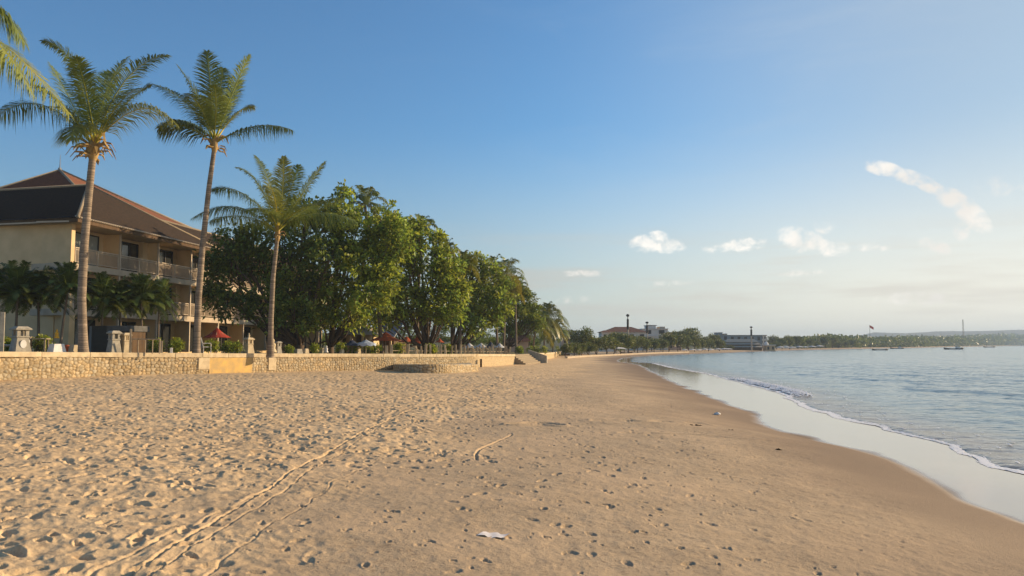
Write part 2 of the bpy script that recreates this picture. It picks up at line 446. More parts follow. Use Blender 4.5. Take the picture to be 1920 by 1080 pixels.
    tag(mesh_np('sand', V, Fc, m, None, True, {'wet': wet, 'damp': damp, 'churn': churn, 'veg': veg}), kind='structure')
build_sand()

# ---------------------------------------------------------------- sea
def sea_height(x, y, df):
    s = -df
    a = sst(s, 0, 14) 
    h = np.zeros_like(x); rg = np.random.default_rng(5)
    for k in range(26):
        wl = 9.0 * .80 ** k + .45; ang = R(205) + rg.normal(0, .42); amp = .0075 * wl ** .75
        h += amp * np.sin((x * math.cos(ang) + y * math.sin(ang)) * 2 * math.pi / wl + rg.uniform(0, 6.28) + 2.2 * vnoise(x / wl / 3.1 + k, y / wl / 3.1)) * (.55 + 1.1 * vnoise(x / 23. + k, y / 23.))
    return h * (.18 + .82 * a)
WAVE = (GT(1388, 716), GT(1500, 750))
def crest(x, y, df):
    s = -df
    # a small wave about to break, lying along the shore between two points
    c = np.exp(-((s - .75) / .42) ** 2)
    yy = sst(y, 38, 43) * (1 - sst(y, 50, 66))
    sw = np.exp(-((s - 5.5 - 1.2 * vnoise(y / 9, x / 9)) / .9) ** 2) * (.5 + vnoise(y / 7., x / 50.))
    return .10 * c * yy + .07 * sw + .012 * np.exp(-((s - .35) / .25) ** 2)
def build_sea():
    th = np.radians(np.concatenate([np.linspace(0, 6, 40, endpoint=False), np.linspace(6, 37, 520), np.linspace(37, 85, 80)[1:]]))
    r = [9.0]
    while r[-1] < 120: r.append(r[-1] * 1.0045)
    while r[-1] < 500: r.append(r[-1] * 1.008)
    while r[-1] < 9500: r.append(r[-1] * 1.03)
    r = np.array(r); nr, nt = len(r), len(th)
    x = (r[:, None] * np.sin(th)[None]).ravel(); y = (r[:, None] * np.cos(th)[None]).ravel()
    df = grid_sdist(FOAML, r, th) + fbm(x * .7, y * .7, 3) * .35
    fade = np.exp(-(np.hypot(x, y) / 200.) ** 2)
    z = WATER + .004 + (sea_height(x, y, df) + crest(x, y, df)) * fade + .02 * sst(-df, 0, .3) - .10 * sst(df, -.08, .10)
    i = np.arange((nr - 1) * nt).reshape(nr - 1, nt)[:, :-1].ravel()
    Fc = np.stack([i, i + nt, i + nt + 1, i + 1], 1)
    keep = (df[Fc] < .12).any(1)
    Fc = Fc[keep][:, ::-1][:, ::-1]
    m = bpy.data.materials.new('sea_water'); m.use_nodes = True; nt_ = m.node_tree; N = nt_.nodes.new; L = nt_.links.new
    b = nt_.nodes['Principled BSDF']; b.inputs['Roughness'].default_value = .12; b.inputs['IOR'].default_value = 1.33
    tc = N('ShaderNodeTexCoord')
    at = N('ShaderNodeAttribute'); at.attribute_name = 'shallow'
    mx = N('ShaderNodeMix'); mx.data_type = 'RGBA'; L(at.outputs['Fac'], mx.inputs[0]); mx.inputs[6].default_value = (.15, .235, .25, 1); mx.inputs[7].default_value = (.24, .20, .16, 1)
    L(mx.outputs[2], b.inputs['Base Color'])
    prev = None
    for sc, di, st, sx in ((.12, .6, .55, 2.6), (.55, .22, .6, 2.4), (2.2, .06, .6, 1.8), (8, .014, .5, 1.2)):
        mp = N('ShaderNodeMapping'); mp.inputs['Rotation'].default_value = (0, 0, R(-20)); mp.inputs['Scale'].default_value = (1, sx, 1); L(tc.outputs['Object'], mp.inputs[0])
        n = N('ShaderNodeTexNoise'); n.inputs['Scale'].default_value = sc; n.inputs['Detail'].default_value = 3; n.inputs['Distortion'].default_value = .4; L(mp.outputs[0], n.inputs['Vector'])
        bp = N('ShaderNodeBump'); bp.inputs['Strength'].default_value = st; bp.inputs['Distance'].default_value = di; L(n.outputs[0], bp.inputs['Height'])
        if prev: L(prev, bp.inputs['Normal'])
        prev = bp.outputs[0]
    L(prev, b.inputs['Normal'])
    tag(mesh_np('water', np.stack([x, y, z], 1), Fc[:, ::-1], m, None, True, {'shallow': 1 - sst(-df, .2, 4.5)}), kind='structure')
build_sea()

# foam along the edge of the water: a thin irregular strip, thicker where the little wave breaks
def build_foam():
    ln = FOAML; seg = np.diff(ln, axis=0); L_ = np.concatenate([[0], np.cumsum(np.hypot(seg[:, 0], seg[:, 1]))])
    V = []; Fq = []
    rg = np.random.default_rng(8)
    s = 14.0
    smax = L_[np.argmin(np.abs(ln[:, 1] - 110) + (ln[:, 0] > 30) * 999)]
    def at(s):
        p = np.array([np.interp(s, L_, ln[:, 0]), np.interp(s, L_, ln[:, 1])]); q = np.array([np.interp(s + .1, L_, ln[:, 0]), np.interp(s + .1, L_, ln[:, 1])])
        t = (q - p) / max(np.linalg.norm(q - p), 1e-6); return p, np.array([t[1], -t[0]])      # seaward normal
    def blob(cx, cy, cz, a, b_, h, ang):
        k = 7; base = len(V)
        for j in range(k):
            w = 2 * math.pi * j / k; rr = rg.uniform(.65, 1.2)
            ux, uy = a * math.cos(w) * rr, b_ * math.sin(w) * rr
            V.append((cx + ux * math.cos(ang) - uy * math.sin(ang), cy + ux * math.sin(ang) + uy * math.cos(ang), cz))
        V.append((cx, cy, cz + h))
        for j in range(k): Fq.append((base + j, base + (j + 1) % k, base + k))
    while s < smax:
        p, n = at(s); dens = .5 + 1.2 * max(0, float(fbm(np.array([s * .21]), np.array([3.3]), 3)[0]) + .25)
        off = float(fbm(np.array([p[0] * .7]), np.array([p[1] * .7]), 3)[0]) * .35
        ang = math.atan2(n[0], -n[1])
        for _ in range(6):
            u = abs(rg.normal(0, .13)) * dens; q = p + n * (u + off - .12) + rg.normal(0, .03, 2)
            blob(q[0], q[1], WATER + .012 + .05 * min(max(u - .1, 0), .5), rg.uniform(.07, .2), rg.uniform(.035, .08) * dens, rg.uniform(.006, .014), ang)
        yy = float(sst(p[1], 38, 43) * (1 - sst(p[1], 50, 66)))
        if yy > .05:
            for _ in range(int(8 * yy)):
                u = rg.uniform(.15, 1.15); q = p + n * (u + off) + rg.normal(0, .05, 2)
                blob(q[0], q[1], WATER + .05 + .09 * yy * math.exp(-((u - .75) / .42) ** 2), rg.uniform(.05, .15), rg.uniform(.03, .07), rg.uniform(.015, .04), ang)
        if rg.random() < .14:    # lace left behind on the water
            u = rg.uniform(.4, 3.2); q = p + n * (u + off)
            blob(q[0], q[1], WATER + .05, rg.uniform(.05, .3), rg.uniform(.015, .04), .012, ang)
        s += .07 if p[1] < 70 else .16
    m = mat('foam_white', (.9, .9, .88), (.84, .84, .84), .6, 9)
    tag(mesh_np('sea_foam', V, np.array(Fq), m, None, True), 'thin line of white foam along the edge of the sea', kind='stuff')
build_foam()

# ---------------------------------------------------------------- haze material is added at the end; the stone sea wall
# (px, base row, top row, ground depth guess) of the wall face
WALLP = [(-700, 760, 650), (-330, 735, 655), (0, 713, 660), (200, 704.5, 661)]
wall_xy = []; wall_top = []
for px, pb, pt in WALLP:
    q = GT(px, pb); wall_xy.append(q); wall_top.append(P(px, pt, q[1]).z)
for px, Yd, pt in ((380, 45.2, 662.5), (510, 50.3, 663), (620, 55.0, 663.3), (740, 60.3, 663.7), (820, 65.0, 664), (895, 70.5, 664), (965, 83.0, 664.2)):
    wall_xy.append((P(px, pt, Yd).x, Yd)); wall_top.append(P(px, pt, Yd).z)
W2_xy = []; W2_top = []
for px, Yd, pt in ((997, 92.0, 663), (1036, 128.0, 661), (1052, 158., 659)):
    W2_xy.append((P(px, pt, Yd).x, Yd)); W2_top.append(P(px, pt, Yd).z)
M_ = {}
M_['stone'] = mat('rubble_stone', (.46, .37, .235), (.33, .265, .175), .9, 6, .5, 40, attr='tint', attrmix=1.0, bdist=.02)
M_['coping'] = mat('pale_coping', (.56, .465, .31), (.42, .34, .225), .85, 3, .35, 30, contrast=(.35, .62), bdist=.02)
M_['plaster'] = mat('ochre_plaster', (.58, .38, .125), (.42, .30, .14), .9, 2.2, .3, 20, contrast=(.4, .65), bdist=.02)
M_['greystone'] = mat('grey_stone', (.44, .40, .32), (.27, .25, .21), .9, 5, .4, 30, bdist=.02)
M_['darkgrey_shade'] = mat('dark_grey_and_shade', (.13, .125, .12), (.08, .08, .08), .9, 5, .4, 30, bdist=.02)
M_['whitepaint'] = mat('white_paint', (.78, .76, .72), (.62, .60, .56), .7, 3)
M_['lawn'] = mat('garden_lawn', (.10, .11, .04), (.16, .13, .075), .95, .8, .5, 20)
M_['cream'] = mat('cream_render', (.64, .475, .275), (.54, .40, .23), .85, 1.2, .1, 20, contrast=(.35, .7), bdist=.01)
M_['beige'] = mat('beige_concrete', (.47, .39, .29), (.36, .30, .225), .85, 1.6, .15, 20, bdist=.01)
M_['rooftile'] = mat('dark_clay_tile', (.038, .024, .017), (.018, .014, .012), .85, 7, contrast=(.35, .65))
M_['redtile'] = mat('red_clay_tile', (.17, .07, .042), (.10, .045, .03), .85, 6)
M_['glass'] = mat('dark_glass', (.015, .018, .02), (.03, .032, .032), .08, 1.0, spec=.6)
M_['curtain'] = mat('curtained_glass', (.30, .33, .31), (.20, .23, .23), .2, 3, stretch=(9, 9, .3), spec=.5)
M_['darkmetal'] = mat('dark_metal', (.05, .045, .04), None, .5, 5)
M_['rail'] = mat('painted_rail', (.50, .42, .32), (.42, .35, .27), .6, 5)
M_['timber'] = mat('brown_timber', (.12, .075, .04), (.07, .045, .028), .8, 4, stretch=(1, 1, .2))
M_['fadedwood'] = mat('weathered_wood', (.42, .34, .23), (.25, .2, .14), .85, 6, stretch=(1, 1, .3))
M_['orange'] = mat('orange_cloth', (.55, .13, .045), (.42, .095, .04), .85, 5, transl=.15)
M_['redcloth'] = mat('red_cloth', (.42, .06, .035), (.3, .045, .03), .85, 5, transl=.15)
M_['bluecloth'] = mat('pale_blue_cloth', (.38, .44, .55), (.30, .36, .46), .85, 5)
M_['navy'] = mat('navy_cloth', (.045, .06, .10), None, .85, 5)
M_['whitecloth'] = mat('white_cloth', (.72, .72, .70), (.6, .6, .6), .8, 4, transl=.1)
M_['thatch'] = mat('grey_brown_shingle', (.36, .29, .20), (.22, .18, .13), .95, 10, .5, 30, stretch=(1, 1, 3))
M_['greyroof'] = mat('blue_grey_roof', (.24, .255, .27), (.18, .195, .21), .6, 2)
M_['palmtrunk'] = mat('palm_bark', (.34, .27, .20), (.22, .175, .135), .9, 9, .5, 30, stretch=(1, 1, 3), bdist=.02, attr='tint', attrmix=1)
M_['bark'] = mat('tree_bark', (.13, .095, .065), (.07, .05, .038), .95, 6, .8, 20, stretch=(1, 1, .4), bdist=.03)
def leafmat(name, c1, c2, tr=.3, rough=.45):
    return mat(name, c1, c2, rough, .8, attr='tint', attrmix=1.0, transl=tr, spec=.35, contrast=(.35, .65))
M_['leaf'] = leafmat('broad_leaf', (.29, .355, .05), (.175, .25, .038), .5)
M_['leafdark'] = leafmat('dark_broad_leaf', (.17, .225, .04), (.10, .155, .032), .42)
M_['hedge'] = leafmat('hedge_leaf', (.30, .36, .04), (.20, .27, .035), .4)
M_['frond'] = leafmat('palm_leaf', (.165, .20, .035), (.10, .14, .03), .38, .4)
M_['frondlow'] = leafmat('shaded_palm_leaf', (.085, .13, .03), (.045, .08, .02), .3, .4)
M_['frondyel'] = leafmat('yellowing_palm_leaf', (.27, .28, .05), (.19, .22, .045), .35, .45)
M_['farleaf'] = leafmat('far_leaf', (.17, .20, .04), (.09, .125, .035), .3)
M_['pink'] = mat('pink_render', (.60, .42, .32), (.5, .36, .28), .8, .6)
M_['husk'] = mat('dry_husk', (.40, .28, .12), (.27, .18, .08), .8, 7)
M_['rachis'] = mat('palm_stalk', (.30, .27, .09), (.2, .19, .06), .6, 5)

def resample(line, step):
    line = np.array(line, float); d = np.concatenate([[0], np.cumsum(np.hypot(*np.diff(line[:, :2], axis=0).T))])
    n = max(2, int(d[-1] / step) + 1); s = np.linspace(0, d[-1], n)
    return np.stack([np.interp(s, d, line[:, k]) for k in range(line.shape[1])], 1), s
def normals2(p):
    t = np.gradient(p[:, :2], axis=0); t /= np.linalg.norm(t, axis=1)[:, None] + 1e-9
    return np.stack([t[:, 1], -t[:, 0]], 1)          # to the right of the direction = seaward
def masonry(name, line, cell=.23, step=.035, parent=None, drop=.35, top_off=.0, relief=.045, plain=None, seed=1, maxstep=None):
    """rubble wall face along (x, y, ztop) with real relief; stone colours differ stone by stone"""
    p, s = resample(line, step); n = normals2(p)
    zb = ground(p[:, 0] + n[:, 0] * .2, p[:, 1] + n[:, 1] * .2) - drop
    hmax = float(np.max(p[:, 2] - zb)); nv = int(hmax / step) + 2
    v = np.linspace(0, 1, nv); Z = zb[:, None] + (p[:, 2] - top_off - zb)[:, None] * v[None]
    S = np.repeat(s[:, None], nv, 1); W = Z
    U = S / cell + .5 * fbm(S * 1.3, W * 1.3, 2); Q = W / (cell * .72) + .5 * fbm(S * 1.3 + 9, W * 1.3, 2)
    rg = np.random.default_rng(seed); J = rg.random((512, 64, 2)); C = rg.random((512, 64, 3))
    ui = np.floor(U).astype(int); qi = np.floor(Q).astype(int)
    f1 = np.full(U.shape, 9.); f2 = np.full(U.shape, 9.); cc = np.zeros(U.shape + (3,))
    for a in (-1, 0, 1):
        for b in (-1, 0, 1):
            A = ui + a; B = qi + b; j = J[A % 512, B % 64]
            d = np.hypot(A + .15 + .7 * j[..., 0] - U, B + .15 + .7 * j[..., 1] - Q)
            m = d < f1; f2 = np.where(m, f1, np.minimum(f2, d)); f1 = np.where(m, d, f1)
            cc = np.where(m[..., None], C[A % 512, B % 64], cc)
    e = sst(f2 - f1, .02, .26)
    rel = relief * e + relief * .5 * (cc[..., 0] - .5) * e + .012 * fbm(S * 9, W * 9, 2)
    if plain is not None: plain = np.broadcast_to(plain, U.shape); rel = rel * (1 - plain); plain = plain[..., None]
    X = p[:, 0:1] + n[:, 0:1] * rel; Y = p[:, 1:2] + n[:, 1:2] * rel
    V = np.stack([X, Y, Z], -1).reshape(-1, 3)
    br = .74 + .5 * cc[..., 1]
    tint = np.stack([br * (1.0 + .16 * (cc[..., 2] - .5)), br, br * (1 - .25 * (cc[..., 2] - .5))], -1)
    mort = np.array([.62, .58, .5]); tint = tint * e[..., None] + mort * (1 - e[..., None])
    if plain is not None: tint = tint * (1 - plain) + np.array([1.15, 1.12, 1.05]) * plain
    i = np.arange((len(p) - 1) * nv).reshape(len(p) - 1, nv)[:, :-1].ravel()
    Fc = np.stack([i, i + nv, i + nv + 1, i + 1], 1)
    return mesh_np(name, V, Fc, M_['stone'], parent, True, {'tint': np.clip(tint, 0, 2).reshape(-1, 3)})
def slab_along(name, line, out, back, h, m, parent, gap=1.9, dz=0.0, seed=2):
    """coping: stones of slightly different size laid end to end along the wall top"""
    p, s = resample(line, .1); n = normals2(p); rg = random.Random(seed); mb = MB(); a = 0.0
    while a < s[-1] - .3:
        b = min(a + gap * rg.uniform(.6, 1.4), s[-1]); o = rg.uniform(-.006, .006); q = []
        for t in (a + .008, b - .008):
            x = np.interp(t, s, p[:, 0]); y = np.interp(t, s, p[:, 1]); z = np.interp(t, s, p[:, 2]) + dz + o
            nx = np.interp(t, s, n[:, 0]); ny = np.interp(t, s, n[:, 1])
            q.append([(x + nx * (out + o), y + ny * (out + o), z - h), (x + nx * (out + o), y + ny * (out + o), z), (x - nx * back, y - ny * back, z), (x - nx * back, y - ny * back, z - h)])
        mb.add(q[0] + q[1], [(0, 1, 5, 4), (1, 2, 6, 5), (2, 3, 7, 6), (3, 0, 4, 7), (0, 3, 2, 1), (4, 5, 6, 7)])
        a = b
    return mb.build(name, m, parent, bevel=.012)

WL = [(q[0], q[1], z) for q, z in zip(wall_xy, wall_top)]
WL2 = [(q[0], q[1], z) for q, z in zip(W2_xy, W2_top)]
def s_of_px(line, px):
    p, s = resample(line, .05); u = 960 + F * p[:, 0] / p[:, 1]; i = int(np.argmin(np.abs(u - px))); return p[i], normals2(p)[i], s[i]
def build_seawall():
    w = empty('sea_wall', (0, 0, 0), 0, 'long rubble stone sea wall with pale coping between the sand and the hotel garden', 'wall')
    w.location = (0, 0, 0)
    p, s = resample(WL, .035); u = 960 + F * p[:, 0] / p[:, 1]
    plain = (sst(u, 862, 900) * .75)[:, None]
    masonry('masonry', WL, parent=w, plain=plain, seed=4)
    slab_along('coping', WL, .07, .55, .24, M_['coping'], w, dz=.01)
    # back and end so that the wall is solid
    mb = MB(); q, _ = resample(WL, 2.0); n = normals2(q)
    for i in range(len(q) - 1):
        a = q[i, :2] - n[i] * .5; b = q[i + 1, :2] - n[i + 1] * .5
        mb.add([(a[0], a[1], -2), (b[0], b[1], -2), (b[0], b[1], q[i + 1, 2] - .24), (a[0], a[1], q[i, 2] - .24)], [(0, 1, 2, 3)])
    e = q[-1]; en = n[-1]
    mb.add([(e[0], e[1], -2), (e[0], e[1], e[2] - .24), (e[0] - en[0] * .5, e[1] - en[1] * .5, e[2] - .24), (e[0] - en[0] * .5, e[1] - en[1] * .5, -2)], [(0, 1, 2, 3)])
    mb.build('wall_core', M_['greystone'], w)
    def panel(name, px0, px1, dep, mt, hb, top=.25):
        a, na, sa = s_of_px(WL, px0); b, nb, sb = s_of_px(WL, px1); m = MB(); k = max(1, int((sb - sa) / 2)); qs = []
        pp, ss = resample(WL, .05); nn = normals2(pp)
        for j in range(k + 1):
            t = sa + (sb - sa) * j / k; x, y, z = (np.interp(t, ss, pp[:, c]) for c in range(3)); nx, ny = (np.interp(t, ss, nn[:, c]) for c in range(2))
            zb = g1(x + nx * .2, y + ny * .2) + hb
            qs.append([(x - nx * .05, y - ny * .05, zb), (x + nx * dep, y + ny * dep, zb), (x + nx * dep, y + ny * dep, z - top), (x - nx * .05, y - ny * .05, z - top)])
        for j in range(k):
            m.add(qs[j] + qs[j + 1], [(0, 1, 5, 4), (1, 2, 6, 5), (2, 3, 7, 6)] + ([(3, 2, 1, 0)] if j == 0 else []) + ([(4, 5, 6, 7)] if j == k - 1 else []))
        return m.build(name, mt, w)
    tag(panel('plaster_panel', 394, 474, .075, M_['plaster'], -.2), 'ochre yellow rendered stretch of the wall')
    panel('pilaster', 374, 393.5, .09, M_['coping'], .22)
    panel('pilaster', 504, 518, .10, M_['coping'], .12)
    w2 = empty('sea_wall', (0, 0, 0), 0, 'far stretch of smooth tan sea wall beyond the beach steps', 'wall')
    masonry('masonry', WL2, parent=w2, step=.08, plain=.7, seed=6)
    slab_along('coping', WL2, .06, .5, .2, M_['coping'], w2, dz=.01)
    e = np.array(WL2[0]); n = normals2(np.array(WL2))[0]
    mb = MB(); c0 = e[:2] - n * 3.2; mb.add([(e[0], e[1], -2), (e[0], e[1], e[2]), (c0[0], c0[1], e[2]), (c0[0], c0[1], -2)], [(0, 1, 2, 3)])
    mb.build('end_face', M_['greystone'], w2)
    # low curved bastion in front of the wall
    bs = empty('low_curved_wall', (0, 0, 0), 0, 'low curved stone wall bulging onto the sand in front of the sea wall', 'wall')
    arc = []
    for px, py in ((737, 690.5), (745, 697), (775, 699), (815, 699.5), (850, 699), (880, 697.5), (896, 695.5)):
        x, y = GT(px, py); arc.append((x, y))
    arc = smooth_line(arc, .4); zt = [P(a[0] / a[1] * F + 960, 683.2, a[1]).z for a in arc]
    AL = [(a[0], a[1], z) for a, z in zip(arc, zt)]
    masonry('masonry', AL, cell=.26, parent=bs, seed=9, relief=.06)
    slab_along('coping', AL, .05, .35, .08, M_['greystone'], bs, gap=1.0)
    mb = MB(); c = AL[0]; fan = [(a[0], a[1], a[2] - .1) for a in AL]
    bk = s_of_px(WL, 880)[0]; mb.add(fan + [(bk[0], bk[1], fan[-1][2]), (s_of_px(WL, 742)[0][0], s_of_px(WL, 742)[0][1], fan[0][2])], [tuple(range(len(fan) + 2))])
    mb.build('fill', M_['greystone'], bs)
    pp, nn, _ = s_of_px(WL, 896)
    ob = MB().box((-.09, -.09, -.9), (.09, .09, .42)).build('wooden_post', M_['timber']); ob.location = (pp[0] + nn[0] * .3, pp[1] + nn[1] * .3, g1(*pp[:2]) + .3)
    tag(ob, 'dark wooden post standing in the sand against the sea wall beside the curved wall', 'post')
    # beach steps between the two walls
    st = empty('beach_steps', (0, 0, 0), 0, 'worn stone steps leading down from the garden to the sand', 'steps')
    a = np.array(WL[-1]); b = np.array(WL2[0]); d = (b - a)[:2]; L_ = np.linalg.norm(d); d /= L_; n = np.array([d[1], -d[0]])
    for k in range(6):
        z1 = a[2] - .05 - k * .17; o0 = -.4 + k * .25; o1 = o0 + .29
        q = [a[:2] + d * .05 + n * o0, a[:2] + d * .05 + n * o1, b[:2] - d * .3 + n * o1, b[:2] - d * .3 + n * o0]
        m = MB(); m.add([(x, y, -2) for x, y in q] + [(x, y, z1) for x, y in q], [(4, 5, 6, 7), (0, 1, 5, 4), (1, 2, 6, 5), (2, 3, 7, 6), (3, 0, 4, 7)])
        m.build('step', M_['thatch'], st, bevel=.02)
    ck = MB(); o = b[:2] - d * .25
    q = [o - n * .4, o + n * 1.8, o + d * .4 + n * 1.8, o + d * .4 - n * .4]; zz = [b[2] + .45, b[2] - .25, b[2] - .25, b[2] + .45]
    ck.add([(x, y, -2) for x, y in q] + [(x, y, z) for (x, y), z in zip(q, zz)], [(4, 5, 6, 7), (0, 1, 5, 4), (1, 2, 6, 5), (2, 3, 7, 6), (3, 0, 4, 7)])
    ck.build('cheek_wall', M_['greystone'], st)
build_seawall()

# garden terrace behind the wall
def build_terrace():
    line = WL + WL2; p, s = resample(line, 1.5); n = normals2(p)
    ks = [.3, 1, 3, 7, 14, 30, 60, 120]; V = []
    dv = np.array([-.88, .47])
    for i in range(len(p)):
        for k in ks:
            q = p[i, :2] + (dv if k > 1 else -n[i]) * k; f = min(1, k / 14)
            V.append((q[0], q[1], (p[i, 2] - .05) * (1 - f) + (max(.75, p[i, 2] - .05)) * f))
    nk = len(ks); Fq = [(i * nk + k, i * nk + k + 1, (i + 1) * nk + k + 1, (i + 1) * nk + k) for i in range(len(p) - 1) for k in range(nk - 1)]
    tag(mesh_np('garden_ground', V, np.array(Fq), M_['lawn'], None, True), kind='structure')
build_terrace()
def TZ(x, y):
    """height of the garden at a point"""
    p = np.array(WL + WL2); pp, s = resample(p, .5); i = int(np.argmin(np.hypot(pp[:, 0] - x, pp[:, 1] - y))); k = math.hypot(pp[i, 0] - x, pp[i, 1] - y); f = min(1, k / 14)
    z = pp[i, 2] - .05; return z * (1 - f) + max(.75, z) * f

# ---------------------------------------------------------------- hotel
def build_hotel():
    O = P(128, 600, 50.0); zg = 1.0
    ang = math.atan2(.9907, .1357)
    h = empty('hotel_building', (O.x, O.y, zg), ang, 'three storey cream hotel with balconies and dark tiled hip roofs behind the palms', 'hotel')
    # local frame: x along the seaward front, y into the building, z up from the garden
    Z1, Z2, Z3 = 2.85, 5.75, 8.2
    LEN = 46.0; BAY = 4.6; NB = 10; SL = .42
    def sk(vs): return [(x + .11 * max(y, 0), y, z) for x, y, z in vs]
    def bx(m, a, b, skew=False):
        t = MB().box(a, b); m.add(sk(t.v) if skew else t.v, t.f)
    core = MB(); bx(core, (.25, 1.2, -.5), (LEN, 12, Z3 + .3)); bx(core, (.45, 5, -.5), (6, 32, Z3 + .3), True)
    core.build('wall', M_['cream'], h)
    ew = MB()                       # blank end wall of the top floor, recessed floors under it
    bx(ew, (.0, .25, Z2), (.3, 30, Z3 + .35), True); bx(ew, (.0, 0.0, Z2 + .003), (.34, .45, Z3 + .35)); ew.build('end_wall', M_['cream'], h)
    sb = MB()
    for z in (Z1, Z2):
        bx(sb, (-.06, -.12, z - SL), (LEN, 1.72, z)); bx(sb, (-.07, 1.75, z - SL), (2, 30, z - .002), True)
    sb.build('floor_slab', M_['beige'], h, bevel=.02)
    cp = MB(); bx(cp, (-.1, -.14, -.4), (.42, .42, Z1 - SL)); bx(cp, (-.05, -.08, Z1), (.36, .36, Z2 - SL)); cp.build('corner_pillar', M_['cream'], h)
    for y in (6.5, 13, 19.5):
        cp = MB(); bx(cp, (-.02, y, -.4), (.4, y + .4, Z1 - SL - .002), True); cp.build('corner_pillar', M_['beige'], h)
    gp = MB(); bx(gp, (.43, 5.2, 0), (.47, 30, Z1 - SL - .1), True); gp.build('window', M_['glass'], h)
    for i, y in enumerate((7.5, 12.5, 17.5)):
        f = MB(); bx(f, (.4, y, Z1 + .9), (.5, y + 1.4, Z2 - SL - .5), True); f.build('window', M_['glass'], h)
    for fl, z in enumerate((0.0, Z1, Z2)):
        ztop = (Z1 - SL, Z2 - SL, Z3)[fl]
        for k in range(NB):
            x0 = .35 + k * BAY
            if fl < 2 or k > 0:        # party wall fin and its pale end post
                fin = MB(); bx(fin, (x0 - .09 + (0 if k else .05), .02, z), (x0 + .09, 1.72, ztop)); fin.build('dividing_wall', M_['cream'], h)
                ps = MB(); bx(ps, (x0 - .13, -.1, z + .002), (x0 - .01, .015, ztop)); ps.build('post', M_['rail'], h)
            # sliding windows: frame, panes
            wx = x0 + 1.8 - (.9 if (fl == 2 and k == 0) else 0); ww = 1.9 if not (fl == 2 and k == 0) else 2.9
            mt = M_['curtain'] if (fl == 2 and k == 0) else M_['glass']
            fr = MB(); y = 1.14
            for a, b in (((wx - .07, y - .06, z), (wx, y + .07, z + 2.25)), ((wx + ww, y - .06, z), (wx + ww + .07, y + .07, z + 2.25)), ((wx, y - .06, z + 2.18), (wx + ww, y + .07, z + 2.25)), ((wx + ww / 2 - .05, y - .05, z), (wx + ww / 2 + .05, y + .07, z + 2.18))): bx(fr, a, b)
            f = fr.build('window', M_['darkmetal'], h)
            for q in (0, 1):
                pn = MB(); bx(pn, (wx + q * (ww / 2 + .05), y + .01, z + .02), (wx + (ww / 2 - .05 if q == 0 else ww), y + .03, z + 2.18)); pn.build('pane', mt, f)
            if k % 2 == 1 and fl == 2 or fl == 1 and k % 2 == 0:
                lt = MB(); bx(lt, (x0 + 3.9, .8, z), (x0 + 4.5, 1.22, ztop)); lt.build('wall_projection', M_['cream'], h)
            if fl:
                rl = MB(); xa = x0 + .03; xb = x0 + BAY - .16
                bx(rl, (xa, -.02, z + 1.0), (xb, .05, z + 1.05)); bx(rl, (xa, 0, z + .1), (xb, .03, z + .14)); bx(rl, (xa, 0, z + .88), (xb, .03, z + .91))
                x = xa + .06
                while x < xb:
                    bx(rl, (x, .0, z + .14), (x + .028, .028, z + 1.0)); x += .125
                for q in (xa, (xa + xb) / 2, xb - .05): bx(rl, (q, -.03, z), (q + .06, .06, z + 1.03))
                rl.build('railing', M_['rail'], h)
    # soffit and fascia
    sf = MB(); bx(sf, (-.75, -.95, Z3 + .02), (LEN + .6, 1.9, Z3 + .12)); bx(sf, (-.75, 1.9, Z3 + .02), (1.2, 31, Z3 + .118), True); sf.build('soffit', M_['beige'], h)
    fs = MB(); bx(fs, (-.8, -1.0, Z3 - .0), (LEN + .6, -.95, Z3 + .30)); bx(fs, (-.82, -.998, Z3 - .01), (-.76, 31, Z3 + .29), True); fs.build('fascia', M_['timber'], h)
    # roofs: thick shells with tile courses modelled as steps
    def roof_plane(quad, name, mt, rows=26, th=.035, par=h):
        """quad: eave a, eave b, ridge c (over b), ridge d (over a)"""
        a, b, c, d = [np.array(v, float) for v in quad]
        nrm = np.cross(b - a, d - a + (c - b) * .001); nrm /= np.linalg.norm(nrm)
        if nrm[2] < 0: nrm = -nrm
        V = []; Fq = []; nc = 40
        for r_ in range(rows):
            f0, f1 = r_ / rows, (r_ + 1) / rows
            for f, o in ((f0, th), (f1, .004)):
                l = a + (d - a) * f; rr = b + (c - b) * f
                for k in range(nc + 1):
                    u = k / nc; q = l + (rr - l) * u + nrm * (o + .006 * math.sin(k * 7.1 + r_ * 2.3)); V.append(q)
            base = r_ * 2 * (nc + 1)
            for k in range(nc):
                Fq.append((base + k, base + k + 1, base + nc + 1 + k + 1, base + nc + 1 + k))
                if r_: pb = base - (nc + 1); Fq.append((pb + k, pb + k + 1, base + k + 1, base + k))
        ob = mesh_np(name, V, np.array(Fq), mt, par); return ob
    e = Z3 + .26
    pk = (8.3, 5.0, 12.45); far = 17.2
    A = (-.9, -1.05, e); B = (far, -1.05, e)
    ridL = (pk[0] + .11 * 25, 30.0, pk[2]); eL = (-.9 + .11 * 31, 31.0, e)
    roof_plane((A, B, pk, pk), 'roof', M_['rooftile'])
    roof_plane((eL, A, pk, ridL), 'roof', M_['rooftile'])
    roof_plane((B, (far + 3.3, 31, e), ridL, pk), 'roof', M_['rooftile'])
    # wing beyond
    rz = 11.35
    roof_plane(((10, -1.04, e - .01), (LEN + .7, -1.04, e - .01), (LEN + .7, 5.2, rz), (10, 5.2, rz)), 'roof', M_['rooftile'])
    roof_plane(((10, 12, e), (LEN + .7, 12, e), (LEN + .7, 5.2, rz), (10, 5.2, rz)), 'roof', M_['rooftile'])
    rg = MB(); rg.tube([Vector(A) + Vector((0, 0, .04)), Vector(pk) + Vector((0, 0, .08))], .11, 6); rg.tube([Vector(pk) + Vector((0, 0, .05)), Vector(ridL) + Vector((0, 0, .05))], .11, 6)
